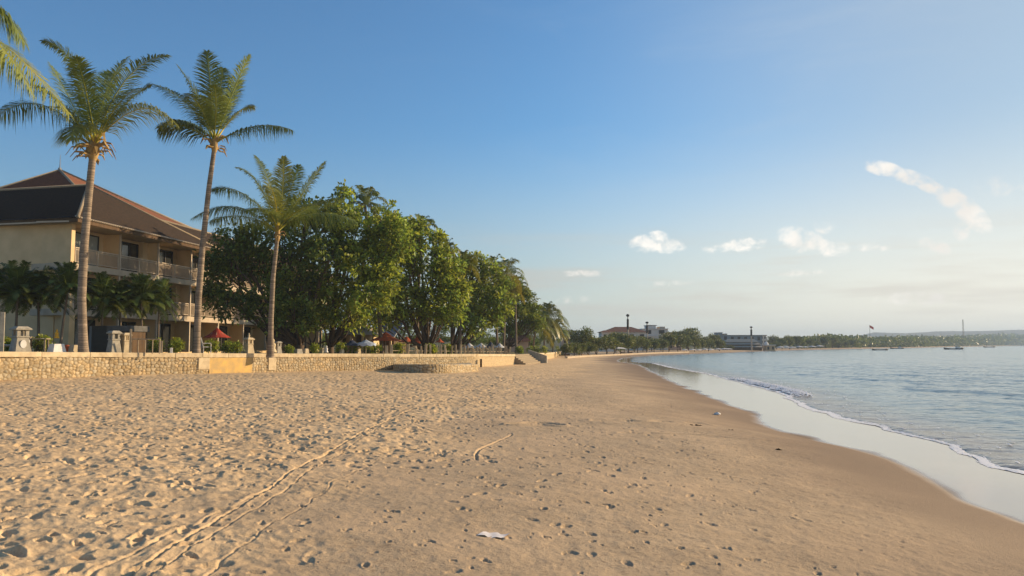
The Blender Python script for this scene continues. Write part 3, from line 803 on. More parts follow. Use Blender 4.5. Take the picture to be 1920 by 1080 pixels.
    rg.tube([Vector(B) + Vector((0, 0, .05)), Vector(pk) + Vector((0, 0, .06))], .09, 6); rg.tube([(10, 5.2, rz + .04), (LEN + .7, 5.2, rz + .04)], .1, 6)
    rg.build('ridge_tiles', M_['thatch'], h, True)
    ct = MB(); x = -.85                                   # row of pale eave tiles catching the sun
    while x < LEN + .5:
        ct.tube([(x, -1.13, e + .02), (x, -.85, e + .12)], .055, 5); x += .22
    ct.build('eave_tiles', M_['beige'], h, True)
    # upper pyramid roof of the hall behind
    u = empty('hall_roof_building', (0, 0, 0), 0, 'taller hall with a reddish pyramid roof and a metal finial, rising behind the hotel', 'building')
    ap = Vector(P(112, 320, 72)); c = [Vector((-51.5, 66.0, 12.0)), Vector((-32.3, 61.5, 12.0)), Vector((-29.6, 80.6, 12.0)), Vector((-51, 82, 12.0))]
    for i in range(4):
        roof_plane((c[i], c[(i + 1) % 4], ap, ap), 'roof', M_['redtile'], 40, par=u)
    wl = MB(); wl.add([(v.x * .97 - 1.2, v.y * .97 + 2.1, z) for z in (.6, 12.1) for v in c], [(0, 1, 5, 4), (1, 2, 6, 5), (2, 3, 7, 6), (3, 0, 4, 7)]); wl.build('wall', M_['cream'], u)
    fn = MB(); fn.tube([ap + Vector((0, 0, -1.6)), ap + Vector((0, 0, .25))], [.22, .16], 6); fn.tube([ap + Vector((0, 0, .2)), ap + Vector((0, 0, 1.5))], [.05, .015], 5); fn.build('finial', M_['greyroof'], u)
    rt = MB()
    for v in c: rt.tube([v + Vector((0, 0, .05)), ap + Vector((0, 0, .05))], .12, 6)
    rt.build('ridge_tiles', M_['thatch'], u, True)
build_hotel()

# ---------------------------------------------------------------- plants
_wp, _ws = resample(WL + WL2, .5)
def CY(px, Y, o=.6):
    u = 960 + F * _wp[:, 0] / _wp[:, 1]; return max(Y, float(_wp[int(np.argmin(np.abs(u - px))), 1]) + o) if px > -100 else Y
def leaf_cloud(C, D, Ln, Wd, droop=.15, rg=None, fold=.25):
    """one leaf (two bent triangles pairs) at each centre C, pointing along D; returns verts, quads"""
    rg = rg or RNG; n = len(C)
    D = D / (np.linalg.norm(D, axis=1)[:, None] + 1e-9)
    up = rg.normal(0, .55, (n, 3)); up[:, 2] += 1.0
    S = np.cross(D, up); S /= np.linalg.norm(S, axis=1)[:, None] + 1e-9
    U = np.cross(S, D)
    L_ = Ln[:, None]; W = Wd[:, None]
    base = C; mid = C + D * L_ * .55; tip = C + D * L_; tip = tip - np.array([0, 0, 1]) * L_ * droop
    a = mid + S * W * .5 + U * W * fold; b = mid - S * W * .5 + U * W * fold
    V = np.stack([base, a, tip, b], 1).reshape(-1, 3)
    i = np.arange(n) * 4
    Fq = np.concatenate([np.stack([i, i + 1, i + 2], 1), np.stack([i, i + 2, i + 3], 1)])
    return V, Fq
def crown_mesh(name, lobes, nclump, per, leaf, m, parent, seed, flat=.8, sub=False, tint=(.5, 1.45)):
    """lobes: (x, y, z, r) in the parent's frame; clumps of leaves on twig tips spread through each lobe"""
    rg = np.random.default_rng(seed); lob = []
    for a, b, c, r in lobes:
        lob.append((a, b, c, r * .74))
        if sub:
            for _ in range(7):
                v = rg.normal(0, 1, 3); v /= np.linalg.norm(v); v[2] = abs(v[2]) * .9 - .15 if rg.random() < .7 else v[2]
                q = r * rg.uniform(.28, .46); w = r * rg.uniform(.70, 1.0); lob.append((a + v[0] * w, b + v[1] * w, c + v[2] * w * flat, q))
    lob = np.array(lob, float)
    wt = lob[:, 3] ** 1.8; wt /= wt.sum(); k = rg.choice(len(lob), nclump, p=wt)
    d = rg.normal(0, 1, (nclump, 3)); d /= np.linalg.norm(d, axis=1)[:, None]
    bump = 1 + .30 * np.sin(d[:, 0] * 5 + k) * np.sin(d[:, 1] * 6 + k * 2.1) * np.cos(d[:, 2] * 5 + k * .7)
    rr = (rg.random(nclump) ** .33) * .45 + .60; rr = np.minimum(rr, 1.05) * bump
    T = lob[k, :3] + d * (rr * lob[k, 3])[:, None] * np.array([1, 1, flat])
    T[:, 2] = np.maximum(T[:, 2], lob[:, 2].min() - lob[:, 3].max() * .75)
    od = d * .8 + rg.normal(0, .35, (nclump, 3)); od[:, 2] += .25
    C = np.repeat(T, per, 0); n = len(C)
    D = np.repeat(od, per, 0) * .55 + rg.normal(0, .75, (n, 3)); D[:, 2] += .1
    C = C + D * .25 * leaf + rg.normal(0, leaf * .35, (n, 3))
    Ln = leaf * rg.uniform(.65, 1.25, n); V, Fq = leaf_cloud(C, D, Ln, Ln * rg.uniform(.42, .58, n), .15, rg)
    cl = np.repeat(rg.uniform(tint[0], tint[1], nclump), per) * rg.uniform(.8, 1.2, n); yl = np.repeat(rg.uniform(-.12, .25, nclump), per)
    t = np.stack([cl * (1 + yl), cl, cl * (1 - yl)], 1)
    return mesh_np(name, V, Fq, m, parent, False, {'tint': np.repeat(t, 4, 0)})
def limb_tree(mb, base, lobes, r0, rg, fork=.22, stems=1, lean=(0, 0)):
    """trunk from base, splitting into limbs that run into each lobe"""
    base = Vector(base); zc = min(l[2] for l in lobes); h = max(zc - base.z, 1.0)
    for s in range(stems):
        f = base + Vector((lean[0] * h, lean[1] * h, h * fork)) + Vector((rg.uniform(-.15, .15), rg.uniform(-.15, .15), 0)) * (stems > 1)
        b0 = base + Vector((rg.uniform(-.4, .4), rg.uniform(-.3, .3), 0)) * (stems > 1)
        mb.tube([b0 - Vector((0, 0, .3)), b0 + (f - b0) * .25, b0 + (f - b0) * .6 + Vector((rg.uniform(-.06, .06), 0, 0)), f], [r0 * 1.35, r0 * 1.02, r0 * .95, r0 * .95], 9)
        for i, l in enumerate(lobes):
            if stems > 1 and i % stems != s: continue
            c = Vector(l[:3]); v = c - f; m1 = f + v * .35 + Vector((0, 0, -.10 * v.length)) + Vector((rg.uniform(-.2, .2), rg.uniform(-.2, .2), 0)); m2 = f + v * .7 + Vector((rg.uniform(-.25, .25), rg.uniform(-.2, .2), .03 * v.length))
            q = r0 * rg.uniform(.42, .62); mb.tube([f - v.normalized() * r0 * .4 - Vector((0, 0, r0 * .2)), m1, m2, c], [q, q * .75, q * .5, q * .22], 7)
            for j in range(4):
                e = c + Vector((rg.uniform(-1, 1), rg.uniform(-1, 1), rg.uniform(-.3, .9))) * l[3] * .75; st = m1.lerp(c, rg.uniform(.3, .9))
                mb.tube([st, st.lerp(e, .5) + Vector((0, 0, .12)), e], [q * .36, q * .22, q * .06], 5)
    return mb
def broadleaf(base_px, Y, lobes, label, r0=.22, leaf=.36, m='leaf', dens=1.0, seed=1, stems=1, fork=.22, cat='tree', group=None, name='broadleaf_tree', per=9, base_py=661, lean=(0, 0)):
    Y = CY(base_px, Y, 2.5); b = P(base_px, base_py, Y); bz = TZ(b.x, b.y); rg = random.Random(seed)
    t = empty(name, (b.x, b.y, bz), 0, label, cat, group)
    lw = []
    for l in lobes:
        px, py, rp = l[:3]; dy = l[3] if len(l) > 3 else rg.uniform(-.25, .6) * rp / F * Y * 1.6
        q = P(px, py, Y + dy); lw.append((q.x - b.x, q.y - b.y, q.z - bz, rp / F * Y))
    n = int(dens * sum((l[3] / leaf) ** 2 for l in lw) * 4.6)
    crown_mesh('crown', lw, n, per, leaf, M_[m], t, seed, sub=True)
    limb_tree(MB(), (0, 0, 0), lw, r0, rg, fork, stems, lean).build('trunk', M_['bark'], t, True)
    return t

def bez(p0, p1, p2, t): return p0 * (1 - t) ** 2 + p1 * 2 * t * (1 - t) + p2 * t * t
def frond_geo(p0, p1, p2, nl, Ll, wd, rg, hang=.35, mbV=None):
    """leaflets of one frond; returns V, F arrays and the rachis points"""
    p0, p1, p2 = (np.array(p, float) for p in (p0, p1, p2)); V = []; Fq = []
    ts = np.linspace(.14, 1.0, nl)
    roll = rg.uniform(-.35, .35)
    for t in ts:
        c = bez(p0, p1, p2, t); tg = bez(p0, p1, p2, min(t + .02, 1.02)) - bez(p0, p1, p2, t - .02); tg /= np.linalg.norm(tg)
        side = np.cross(tg, [0, 0, 1.]); sn = np.linalg.norm(side)
        side = side / sn if sn > .15 else np.array([1., 0, 0]); upv = np.cross(side, tg)
        side, upv = side * math.cos(roll) + upv * math.sin(roll), upv * math.cos(roll) - side * math.sin(roll)
        ln = Ll * (.30 + .70 * math.sin(math.pi * min(1, (.16 + t * .84)) ** 1.15)) * (1 if t < .93 else .75)
        for sg in (-1, 1):
            a = rg.uniform(.45, .75) + .9 * max(0, t - .75); l = ln * rg.uniform(.82, 1.12)
            d = side * sg * math.cos(a) + tg * math.sin(a) + upv * rg.uniform(.05, .28); d /= np.linalg.norm(d)
            g = np.array([0, 0, -1.0]); hh = hang * rg.uniform(.7, 1.4)
            m_ = c + d * l * .5 + g * l * hh * .22; e = c + d * l * (1 - hh * .25) + g * l * hh * .95
            w = np.cross(d, upv); w /= np.linalg.norm(w) + 1e-9; w = w * wd * .5
            b = len(V); V += [c - w * .6, c + w * .6, m_ + w, m_ - w, e]; Fq += [(b, b + 1, b + 2, b + 3), (b + 3, b + 2, b + 4, b + 4)]
    return V, Fq
def quads_tris(Fq): 
    q = [f for f in Fq if f[2] != f[3]]; t = [f[:3] for f in Fq if f[2] == f[3]]
    return [np.array(q, np.int32), np.array(t, np.int32)]
def frond_part(name, p0, p1, p2, nl, Ll, wd, m, parent, rg, hang=.35, rr=.035):
    V, Fq = frond_geo(p0, p1, p2, nl, Ll, wd, rg, hang)
    n0 = len(V); mb = MB(); p0, p1, p2 = (np.array(p, float) for p in (p0, p1, p2))
    ts = [0, .08, .2, .35, .5, .65, .8, .92, 1.0]
    mb.tube([Vector(bez(p0, p1, p2, t)) for t in ts], [rr * 2.0, rr * 1.5] + [rr * (1 - .85 * t) for t in ts[2:]], 5)
    Fl = quads_tris(Fq); tri = [f for f in mb.f if len(f) == 4]; Fl[0] = np.concatenate([Fl[0], np.array(tri, np.int32) + n0])
    V = np.array(V + [np.array(v) for v in mb.v]); t = np.ones((len(V), 3)) * rg.uniform(.75, 1.25); 
    t[:n0] *= np.repeat(np.array([rg.uniform(.8, 1.2) for _ in range(n0 // 5)]), 5)[:, None]; t[n0:] = (3.0, 2.3, 1.6)
    return mesh_np(name, V, Fl, m, parent, False, {'tint': t})
def trunk_geo(pts, r0, r1, parent, rings=True, n=12, name='trunk'):
    """palm trunk with leaf-scar rings; pts: local centre line"""
    pts = np.array([list(p) for p in pts]); d = np.concatenate([[0], np.cumsum(np.linalg.norm(np.diff(pts, axis=0), axis=1))]); L_ = d[-1]
    k = int(L_ / .05) if rings else int(L_ / .5) + 2; V = []; T = []
    rg = random.Random(int(L_ * 1000)); ring = 0; nxt = .12; cur = 1
    for i in range(k + 1):
        s = L_ * i / k; c = np.array([np.interp(s, d, pts[:, j]) for j in range(3)]); f = s / L_
        r = r0 * (1 - f) + r1 * f + (r0 * .45 * math.exp(-s / .35)); 
        if s > nxt: nxt += rg.uniform(.08, .15); cur = rg.uniform(.72, 1.2); ring = 1
        rr = r * (1.035 if ring else 1.0) if rings else r; tt = cur * (.62 if ring else 1); ring = 0
        for j in range(n):
            w = 2 * math.pi * j / n; V.append((c[0] + rr * math.cos(w), c[1] + rr * math.sin(w), c[2])); T.append((tt,) * 3)
    i = np.arange(k)[:, None] * n + np.arange(n)[None]; q = np.arange(k)[:, None] * n + (np.arange(n)[None] + 1) % n
    return mesh_np(name, V, np.stack([i.ravel(), q.ravel(), (q + n).ravel(), (i + n).ravel()], 1), M_['palmtrunk'], parent, True, {'tint': T})
def hero_palm(label, trunk_px, Y, r0, r1, fronds, seed, husks=14, hs=1.0, dY=0.0, leafl=.95, bz=None):
    """trunk_px: rows from base to crown (px, py); fronds: (mid px, py, depth), (tip px, py, depth), material, hang"""
    rg = random.Random(seed); b = P(trunk_px[0][0], trunk_px[0][1], Y); z0 = TZ(b.x, b.y) if bz is None else bz
    t = empty('coconut_palm', (b.x, b.y, z0), 0, label, 'palm tree'); O = Vector((b.x, b.y, z0))
    n = len(trunk_px); pts = [P(px, py, Y + dY * i / (n - 1)) - O for i, (px, py) in enumerate(trunk_px)]; pts[0].z = -.2
    trunk_geo(pts, r0, r1, t)
    top = pts[-1]; Yt = Y + dY; px0, py0 = trunk_px[-1]
    up = Vector((0, 0, .35 * hs))
    for i, (mid, tip, mt, hang) in enumerate(fronds):
        m_ = P(mid[0], mid[1], Yt + (mid[2] if len(mid) > 2 else 0)) - O; e = P(tip[0], tip[1], Yt + (tip[2] if len(tip) > 2 else 0)) - O
        c = top + up + Vector((rg.uniform(-.1, .1), rg.uniform(-.1, .1), rg.uniform(0, .3)))
        # the curve passes through the middle point
        p1 = m_ * 2 - (c + e) * .5
        frond_part('frond', c, p1, e, 112, leafl * (1.22 if hang < .55 else 1.5) * rg.uniform(.9, 1.1), .046, M_[mt], t, rg, hang)
    for i in range(husks):      # dry sheaths and stubs under the crown
        a = rg.uniform(0, 6.28); l = rg.uniform(.45, .95) * hs; w = rg.uniform(.05, .13) * hs; z = rg.uniform(-.1, .55) * hs
        d = Vector((math.cos(a), math.sin(a), 0)); s = Vector((-d.y, d.x, 0)); p = top + Vector((0, 0, z)) + d * .08
        rise = rg.uniform(-.25, .7)
        q = [p, p + d * l * .45 + Vector((0, 0, l * rise)), p + d * l * .85 + Vector((0, 0, l * rise * .9)), p + d * l * 1.1 + Vector((0, 0, l * (rise * .7 - .35)))]
        ws = [w * .9, w * 1.2, w, w * .15]; mb = MB(); vs = []
        for k in range(4): vs += [q[k] - s * ws[k], q[k] + s * ws[k], q[k] + s * ws[k] * .7 + Vector((0, 0, -.05)), q[k] - s * ws[k] * .7 + Vector((0, 0, -.05))]
        fs = []
        for k in range(3):
            o = 4 * k; fs += [(o, o + 1, o + 5, o + 4), (o + 1, o + 2, o + 6, o + 5), (o + 2, o + 3, o + 7, o + 6), (o + 3, o, o + 4, o + 7)]
        mb.add(vs, fs); mb.build('dry_sheath', M_['husk'], t)
    hb = MB().lathe(tuple(top + Vector((0, 0, -.1))), [(r1 * 1.0, -.15), (r1 * 1.5, .1), (r1 * 1.75 * hs, .4), (r1 * 1.3, .75), (r1 * .3, 1.0)], 10); hb.build('crown_shaft', M_['husk'], t, True)
    return t

Y_, N_ = 'frondyel', 'frond'
hero_palm('coconut palm with a thick trunk and dry orange sheaths, before the hotel corner', [(157, 661), (153, 560), (158, 460), (166, 370), (174, 292)], 39.5, .215, .165, [
    ((140, 128, -1), (80, 78, -1.5), N_, .35), ((75, 195, 1), (-22, 232, 1.5), N_, .75), ((128, 180, 1.5), (92, 118, 2), N_, .3), ((120, 200, -1.5), (66, 160, -2), N_, .35),
    ((203, 165, .5), (240, 108, 1), N_, .2), ((235, 150, -1), (316, 104, -1.5), N_, .3), ((236, 195, 2), (283, 160, 3), N_, .3), ((258, 205, -1.2), (334, 236, -2), Y_, .6),
    ((160, 165, -2), (142, 108, -3), N_, .25), ((190, 180, 2.5), (205, 135, 4), N_, .25), ((150, 235, -2), (133, 262, -3), Y_, .6), ((218, 200, -2.5), (262, 165, -4.5), N_, .4), ((140, 215, 3), (95, 200, 5), N_, .4)], 21, 26, 1.15, 0.4)
hero_palm('tallest slender coconut palm leaning right, second along the hotel front', [(368, 662), (372, 560), (380, 460), (392, 350), (402, 278)], 46, .20, .125, [
    ((395, 165), (388, 97), N_, .2), ((440, 165, -1), (468, 104, -1.5), N_, .25), ((372, 185, -1), (332, 122, -1.5), N_, .35), ((352, 195, 1), (288, 158, 1.5), N_, .5),
    ((352, 232, 2), (318, 224, 3), N_, .6), ((480, 236, -.5), (548, 244, -1), N_, .75), ((445, 212, 1), (474, 201, 1.5), Y_, .4), ((412, 175, 1.5), (418, 128, 2.5), N_, .25),
    ((378, 205, -2), (350, 175, -4), N_, .3), ((432, 195, 2), (450, 150, 3.5), N_, .3), ((405, 200, -2.5), (402, 160, -4.5), N_, .3), ((345, 236, -1), (298, 240, -1.5), N_, .6)], 22, 15, .85)
hero_palm('shorter coconut palm with a slim grey trunk standing before the dark spreading tree', [(507, 662), (508, 600), (512, 520), (520, 445)], 49, .18, .12, [
    ((508, 350, .5), (478, 292, 1), N_, .3), ((530, 355, -1), (532, 294, -1.5), Y_, .2), ((570, 358, -.5), (609, 304, -1), N_, .35), ((488, 350, -1), (445, 314, -1.5), N_, .35),
    ((460, 365, 1), (398, 356, 1.5), N_, .6), ((445, 388, -.5), (362, 408, -1), N_, .7), ((455, 405, 2), (395, 416, 3), N_, .7), ((590, 400, -1), (668, 416, -1.5), N_, .8),
    ((588, 385, 2), (640, 372, 3), N_, .6), ((545, 355, 2), (560, 310, 3), N_, .3), ((515, 370, -2.5), (500, 350, -5), Y_, .4), ((560, 395, -2.5), (595, 385, -4.5), N_, .5), ((500, 395, -2), (460, 395, -4), N_, .6)], 23, 5, .75, 0, .95)
hero_palm('coconut palm at the left edge, only its drooping yellowed fronds reaching into view', [(-120, 662), (-112, 400), (-95, 100)], 30, .21, .16, [
    ((-10, 72, 0), (128, 212, 0), Y_, .9), ((-20, 10, 1), (46, 82, 1.5), N_, .8), ((-30, 60, -2), (60, 175, -3), Y_, .9), ((-40, -40, 0), (20, -30, 0), N_, .5), ((-160, 20, 0), (-230, 80, 0), N_, .6), ((-120, -40, 2), (-150, -120, 3), N_, .3), ((-140, 60, -2), (-190, 170, -3), N_, .6)], 24, 8, 1, 0, 1.0)

def auto_palm(label, base, top, rad, seed, nf=17, nl=26, r=(.15, .1), name='coconut_palm', group=None, wd=.075, mt='frond', lift=(-.5, 1.35), Ll=None, bz=None, hang=.35, rings=False, cat='palm tree', curve=.0):
    """base and top in world coordinates"""
    rg = random.Random(seed); O = Vector(base); t = empty(name, O, 0, label, cat, group); tp = Vector(top) - O
    md = tp * .5 + Vector((curve - tp.x * .12, 0, 0)); trunk_geo([Vector((0, 0, -.2)), md * .5 + Vector((curve * .3, 0, 0)), md, tp], r[0], r[1], t, rings, 8)
    V = []; Fq = []; T = []
    for i in range(nf):
        a = i * 2.399963 + rg.uniform(-.2, .2); f = (i + .5) / nf; el = lift[1] + (lift[0] - lift[1]) * f ** .9 + rg.uniform(-.12, .12); L_ = rad * rg.uniform(.85, 1.15)
        d = Vector((math.cos(a) * math.cos(el), math.sin(a) * math.cos(el), math.sin(el))); c = tp + Vector((0, 0, .15)); e = c + d * L_ * .92 - Vector((0, 0, L_ * (.12 + .28 * math.cos(el)) * (hang / .35) ** .6))
        m_ = c + d * L_ * .55 + Vector((0, 0, L_ * .04)); p1 = m_ * 2 - (c + e) * .5
        v, q = frond_geo(c, p1, e, nl, Ll or rad * .30, wd, rg, hang + .4 * f * hang / .35); b = len(V); V += v; Fq += [tuple(b + k for k in ff) for ff in q]
        tt = rg.uniform(.7, 1.3); yy = rg.uniform(-.05, .25) + (.3 if f > .85 else 0); T += [(tt * (1 + yy), tt, tt * (1 - yy * .6))] * len(v)
        mb = MB(); mb.tube([c, Vector(bez(np.array(c), np.array(p1), np.array(e), .5)), e], [.035, .022, .008], 4, False); b = len(V); V += [np.array(v_) for v_ in mb.v]; Fq += [tuple(b + k for k in ff) for ff in mb.f]; T += [(2.2, 1.8, 1.2)] * len(mb.v)
    mesh_np('crown', np.array(V), quads_tris(Fq), M_[mt], t, False, {'tint': T})
    return t
def palm_px(label, bx_, by, tx, ty, rp, Y, seed, **k):
    Y = CY(bx_, Y, 1.5); b = P(bx_, by, Y); b.z = TZ(b.x, b.y) if Y < 130 else g1(b.x, b.y); return auto_palm(label, b, P(tx, ty, Y), rp / F * Y, seed, **k)

# the spreading trees of the hotel garden
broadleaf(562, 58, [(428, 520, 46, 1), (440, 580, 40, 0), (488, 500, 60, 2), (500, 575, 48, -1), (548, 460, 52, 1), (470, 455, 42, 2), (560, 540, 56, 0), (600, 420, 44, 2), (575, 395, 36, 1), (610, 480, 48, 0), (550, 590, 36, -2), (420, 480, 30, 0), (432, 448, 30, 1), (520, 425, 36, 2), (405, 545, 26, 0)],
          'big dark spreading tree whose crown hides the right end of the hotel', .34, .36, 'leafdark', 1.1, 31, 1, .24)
broadleaf(618, 60.5, [(640, 410, 40, 1), (668, 440, 48, 0), (650, 490, 56, 1), (690, 500, 54, -1), (630, 550, 46, -1), (690, 560, 46, -2), (720, 450, 42, 1), (660, 590, 32, -2), (715, 410, 28, 2), (640, 370, 24, 1), (600, 600, 30, -2), (715, 520, 36, -1), (728, 475, 30, 0), (745, 462, 30, -1), (735, 425, 24, 0)],
          'broad sunlit green tree with a dark forked trunk, right of the dark spreading tree', .32, .37, 'leaf', 1.1, 32, 1, .24)
broadleaf(800, 68, [(752, 440, 34, 1), (745, 500, 46, 0), (780, 475, 42, 1), (760, 560, 44, -1), (805, 520, 44, 0), (800, 575, 38, -1), (838, 545, 34, 0), (735, 590, 28, -2), (782, 425, 18, 1), (832, 480, 20, 1), (842, 590, 26, -1), (722, 430, 34, 2), (745, 425, 26, 1), (860, 545, 24, 1), (765, 445, 28, -1), (815, 448, 18, 1), (838, 505, 26, 0), (720, 560, 36, 0), (845, 510, 26, 1), (820, 455, 16, 1), (700, 600, 24, 1)],
          'yellow green leafy tree in the middle of the garden row, above the orange parasols', .24, .42, 'leaf', 1.1, 33, 3, .15)
broadleaf(846, 84, [(862, 520, 28, 1), (880, 560, 34, 0), (850, 590, 30, -1), (905, 540, 30, 1), (912, 585, 34, 0), (890, 610, 26, -1), (935, 560, 28, 0), (870, 500, 16, 0), (840, 565, 26, 0), (900, 510, 20, 1), (925, 600, 22, 0), (940, 530, 20, 1), (868, 492, 22, 1), (893, 492, 20, 1), (918, 508, 20, 1)],
          'green tree with a dark slanting limb before the row of white parasols', .26, .42, 'leaf', 1.15, 34, 2, .12, lean=(.02, 0))
broadleaf(952, 104, [(950, 545, 26, 0), (975, 560, 24, 1), (960, 590, 26, -1), (985, 585, 18, 0), (938, 590, 24, 0), (925, 545, 22, 2), (985, 560, 20, 0), (998, 600, 18, 0), (960, 620, 20, 0), (1006, 608, 16, 0), (992, 582, 18, 1), (962, 532, 18, 1)],
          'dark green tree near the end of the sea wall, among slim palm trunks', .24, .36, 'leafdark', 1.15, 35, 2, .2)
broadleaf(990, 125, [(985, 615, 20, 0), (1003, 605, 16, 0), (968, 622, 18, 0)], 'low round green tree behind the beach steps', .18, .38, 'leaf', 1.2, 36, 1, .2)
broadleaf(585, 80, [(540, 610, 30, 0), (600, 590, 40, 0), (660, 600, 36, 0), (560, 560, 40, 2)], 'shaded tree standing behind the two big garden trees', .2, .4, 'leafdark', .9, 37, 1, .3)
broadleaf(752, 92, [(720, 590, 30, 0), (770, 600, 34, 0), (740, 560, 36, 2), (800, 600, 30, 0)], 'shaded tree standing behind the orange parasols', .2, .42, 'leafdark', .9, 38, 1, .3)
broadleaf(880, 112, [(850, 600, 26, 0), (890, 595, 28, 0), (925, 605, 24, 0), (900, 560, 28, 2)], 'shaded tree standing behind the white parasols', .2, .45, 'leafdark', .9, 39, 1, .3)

for a in [('slim palm whose crown pokes above the broad sunlit tree', 717, 664, 684, 385, 50, 65.5, 41, dict(r=(.17, .12))),
          ('slim palm before the yellow green tree, top showing through its crown', 781, 664, 790, 432, 40, 71.5, 42, dict(r=(.15, .1))),
          ('palm with a bare pale trunk rising above the green tree with the slanting limb', 862, 661, 868, 498, 40, 82, 43, {}),
          ('leftmost palm of the tall pair standing above the dark green tree', 933, 662, 925, 510, 40, 92, 44, {}),
          ('rightmost palm of the tall pair standing above the dark green tree', 944, 662, 950, 512, 42, 96, 45, {}),
          ('palm with a trunk close beside the steps and a ragged crown', 968, 662, 966, 545, 34, 100, 46, {}),
          ('palm with drooping fronds at the right end of the garden trees', 1020, 662, 1022, 600, 46, 128, 47, dict(nf=34, nl=34, wd=.085)),
          ('short bushy palm at the very end of the sea wall', 1036, 662, 1038, 624, 34, 140, 48, dict(nf=30, nl=34, wd=.09)),
          ('low bushy palm between the steps and the last palms', 1000, 662, 1004, 612, 40, 122, 49, dict(nf=30, nl=34, wd=.085)),
          ('small palm top showing between the sunlit tree and the yellow green tree', 850, 662, 838, 470, 30, 88, 50, {})]:
    palm_px(a[0], *a[1:8], **a[8])

# back row of trees closing the view under the crowns
_bt = [o for o in COL.objects if o.get('label', '').startswith('shaded tree standing behind')]
for i, (px, Y) in enumerate(((545, 112), (605, 118), (665, 122), (725, 128), (785, 132), (835, 136), (880, 142), (925, 146), (965, 152), (1000, 158))):
    o = copy_tree(_bt[i % 3]); q = P(px, 655, Y); o.location = (q.x, q.y, .4); k = .62 if i % 2 else .7; o.scale = (k * 1.35, k * 1.2, k * .72); o.rotation_euler.z = i * 1.9
    o['label'] = ('first', 'second', 'third', 'fourth', 'fifth', 'sixth', 'seventh', 'eighth', 'ninth', 'last')[i] + ' from the left in the shaded back row of trees beyond the parasols'; o['group'] = 'back row of garden trees'
# clumps of low palms before the ground floor of the hotel
def areca():
    specs = [(-10, 500, 52, 44, 'low leafy palm at the left edge of the hotel hedge of palms'), (28, 505, 50, 43, 'low leafy palm, second from the left before the hotel end wall'), (72, 515, 50, 44.5, 'low leafy palm in the middle of the clump before the hotel end wall'), (112, 525, 44, 43.5, 'low leafy palm just left of the thick coconut trunk'),
             (190, 530, 40, 45, 'dark low palm just right of the thick coconut trunk'), (226, 522, 44, 46, 'dark low palm under the second balcony'), (266, 528, 42, 46.5, 'dark low palm before the middle balconies'), (296, 545, 34, 47.5, 'dark low palm at the right end of its clump, near the slender trunk')]
    protos = []
    for i, (px, py, rp, Y, lab) in enumerate(specs):
        if i < 3:
            b = P(px, 655, Y); b.z = TZ(b.x, b.y)
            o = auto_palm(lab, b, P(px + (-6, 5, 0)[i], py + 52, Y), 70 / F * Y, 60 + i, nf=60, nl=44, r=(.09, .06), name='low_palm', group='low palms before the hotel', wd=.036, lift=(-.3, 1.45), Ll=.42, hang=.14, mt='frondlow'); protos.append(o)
        else:
            o = copy_tree(protos[i % 3]); b = P(px, 655, Y); o.location = (b.x, b.y, TZ(b.x, b.y)); o.rotation_euler.z = i * 1.3; k = rp / 50 * (1.0 if i < 4 else .95); o.scale = (k, k, 1.0 if i < 4 else .92); o['label'] = lab
areca()

# hedges and shrubs on the terrace
def shrub(px, py_top, w, Y, label, seed, m='hedge', leaf=.13, name='shrub', cat='shrub', group='shrubs along the garden edge', stems=True, n=900):
    Y = CY(px, Y, 1.3); b = P(px, 661, Y); z = TZ(b.x, b.y); rg = np.random.default_rng(seed); h = P(px, py_top, Y).z - z; hw = w / F * Y / 2
    t = empty(name, (b.x, b.y, z), 0, label, cat, group); k = max(1, int(hw / (h * .5))); lob = [((i + .5) / k * 2 * hw - hw, rg.uniform(-.2, .3), h * .52, min(h * .5, max(hw / k, h * .38))) for i in range(k)]
    crown_mesh('foliage', lob, int(n * max(.4, w / 50)) // 6, 8, leaf, M_[m], t, seed, flat=.95)
    mb = MB()
    for i in range(max(3, int(hw * 5))):
        x = rg.uniform(-hw * .8, hw * .8); mb.tube([(x, 0, -.1), (x + rg.uniform(-.1, .1), .05, h * .35), (x + rg.uniform(-.2, .2), 0, h * .7)], [.02, .016, .008], 4)
    mb.build('stem', M_['bark'], t); return t
for i, (px, pt, w, Y, lab) in enumerate([
    (10, 630, 26, 39, 'yellow green hedge at the left edge behind the wooden loungers'), (73, 628, 46, 40, 'yellow green clipped hedge between the two big stone lanterns'),
    (312, 634, 66, 43, 'bright yellow green hedge with long leaves between the small bollard and the slender palm'), (398, 636, 26, 46, 'leafy shrub just right of the slender palm, under the red parasol'), (425, 638, 22, 47, 'small shrub with round leaves right of the red parasol pole'),
    (443, 640, 20, 47, 'little potted shrub left of the stone lantern with a head'), (540, 648, 20, 50, 'low bright shrub at the foot of the dark forked trunk'), (590, 642, 18, 53, 'small shrub between the two forked trunks'), (638, 642, 24, 54, 'round bright shrub right of the forked trunk'),
    (665, 645, 26, 55, 'low shrub under the navy parasol'), (690, 646, 24, 56, 'spiky low shrub under the pale blue parasol'), (708, 645, 16, 56, 'fan leaved little shrub beside the slim palm trunk'), (748, 646, 22, 60, 'low shrub below the first orange parasol'),
    (808, 646, 30, 64, 'shrub behind the fence posts below the second orange parasol'), (838, 648, 24, 66, 'thin shrub behind the fence posts under the yellow green tree'), (975, 650, 22, 96, 'low bright shrub at the top of the beach steps'), (1008, 650, 40, 110, 'long low hedge beyond the beach steps'), (1060, 650, 36, 140, 'bright green bush at the far end of the sea wall')]):
    shrub(px, pt, w, Y, lab, 100 + i, leaf=.13 if Y < 60 else .2)

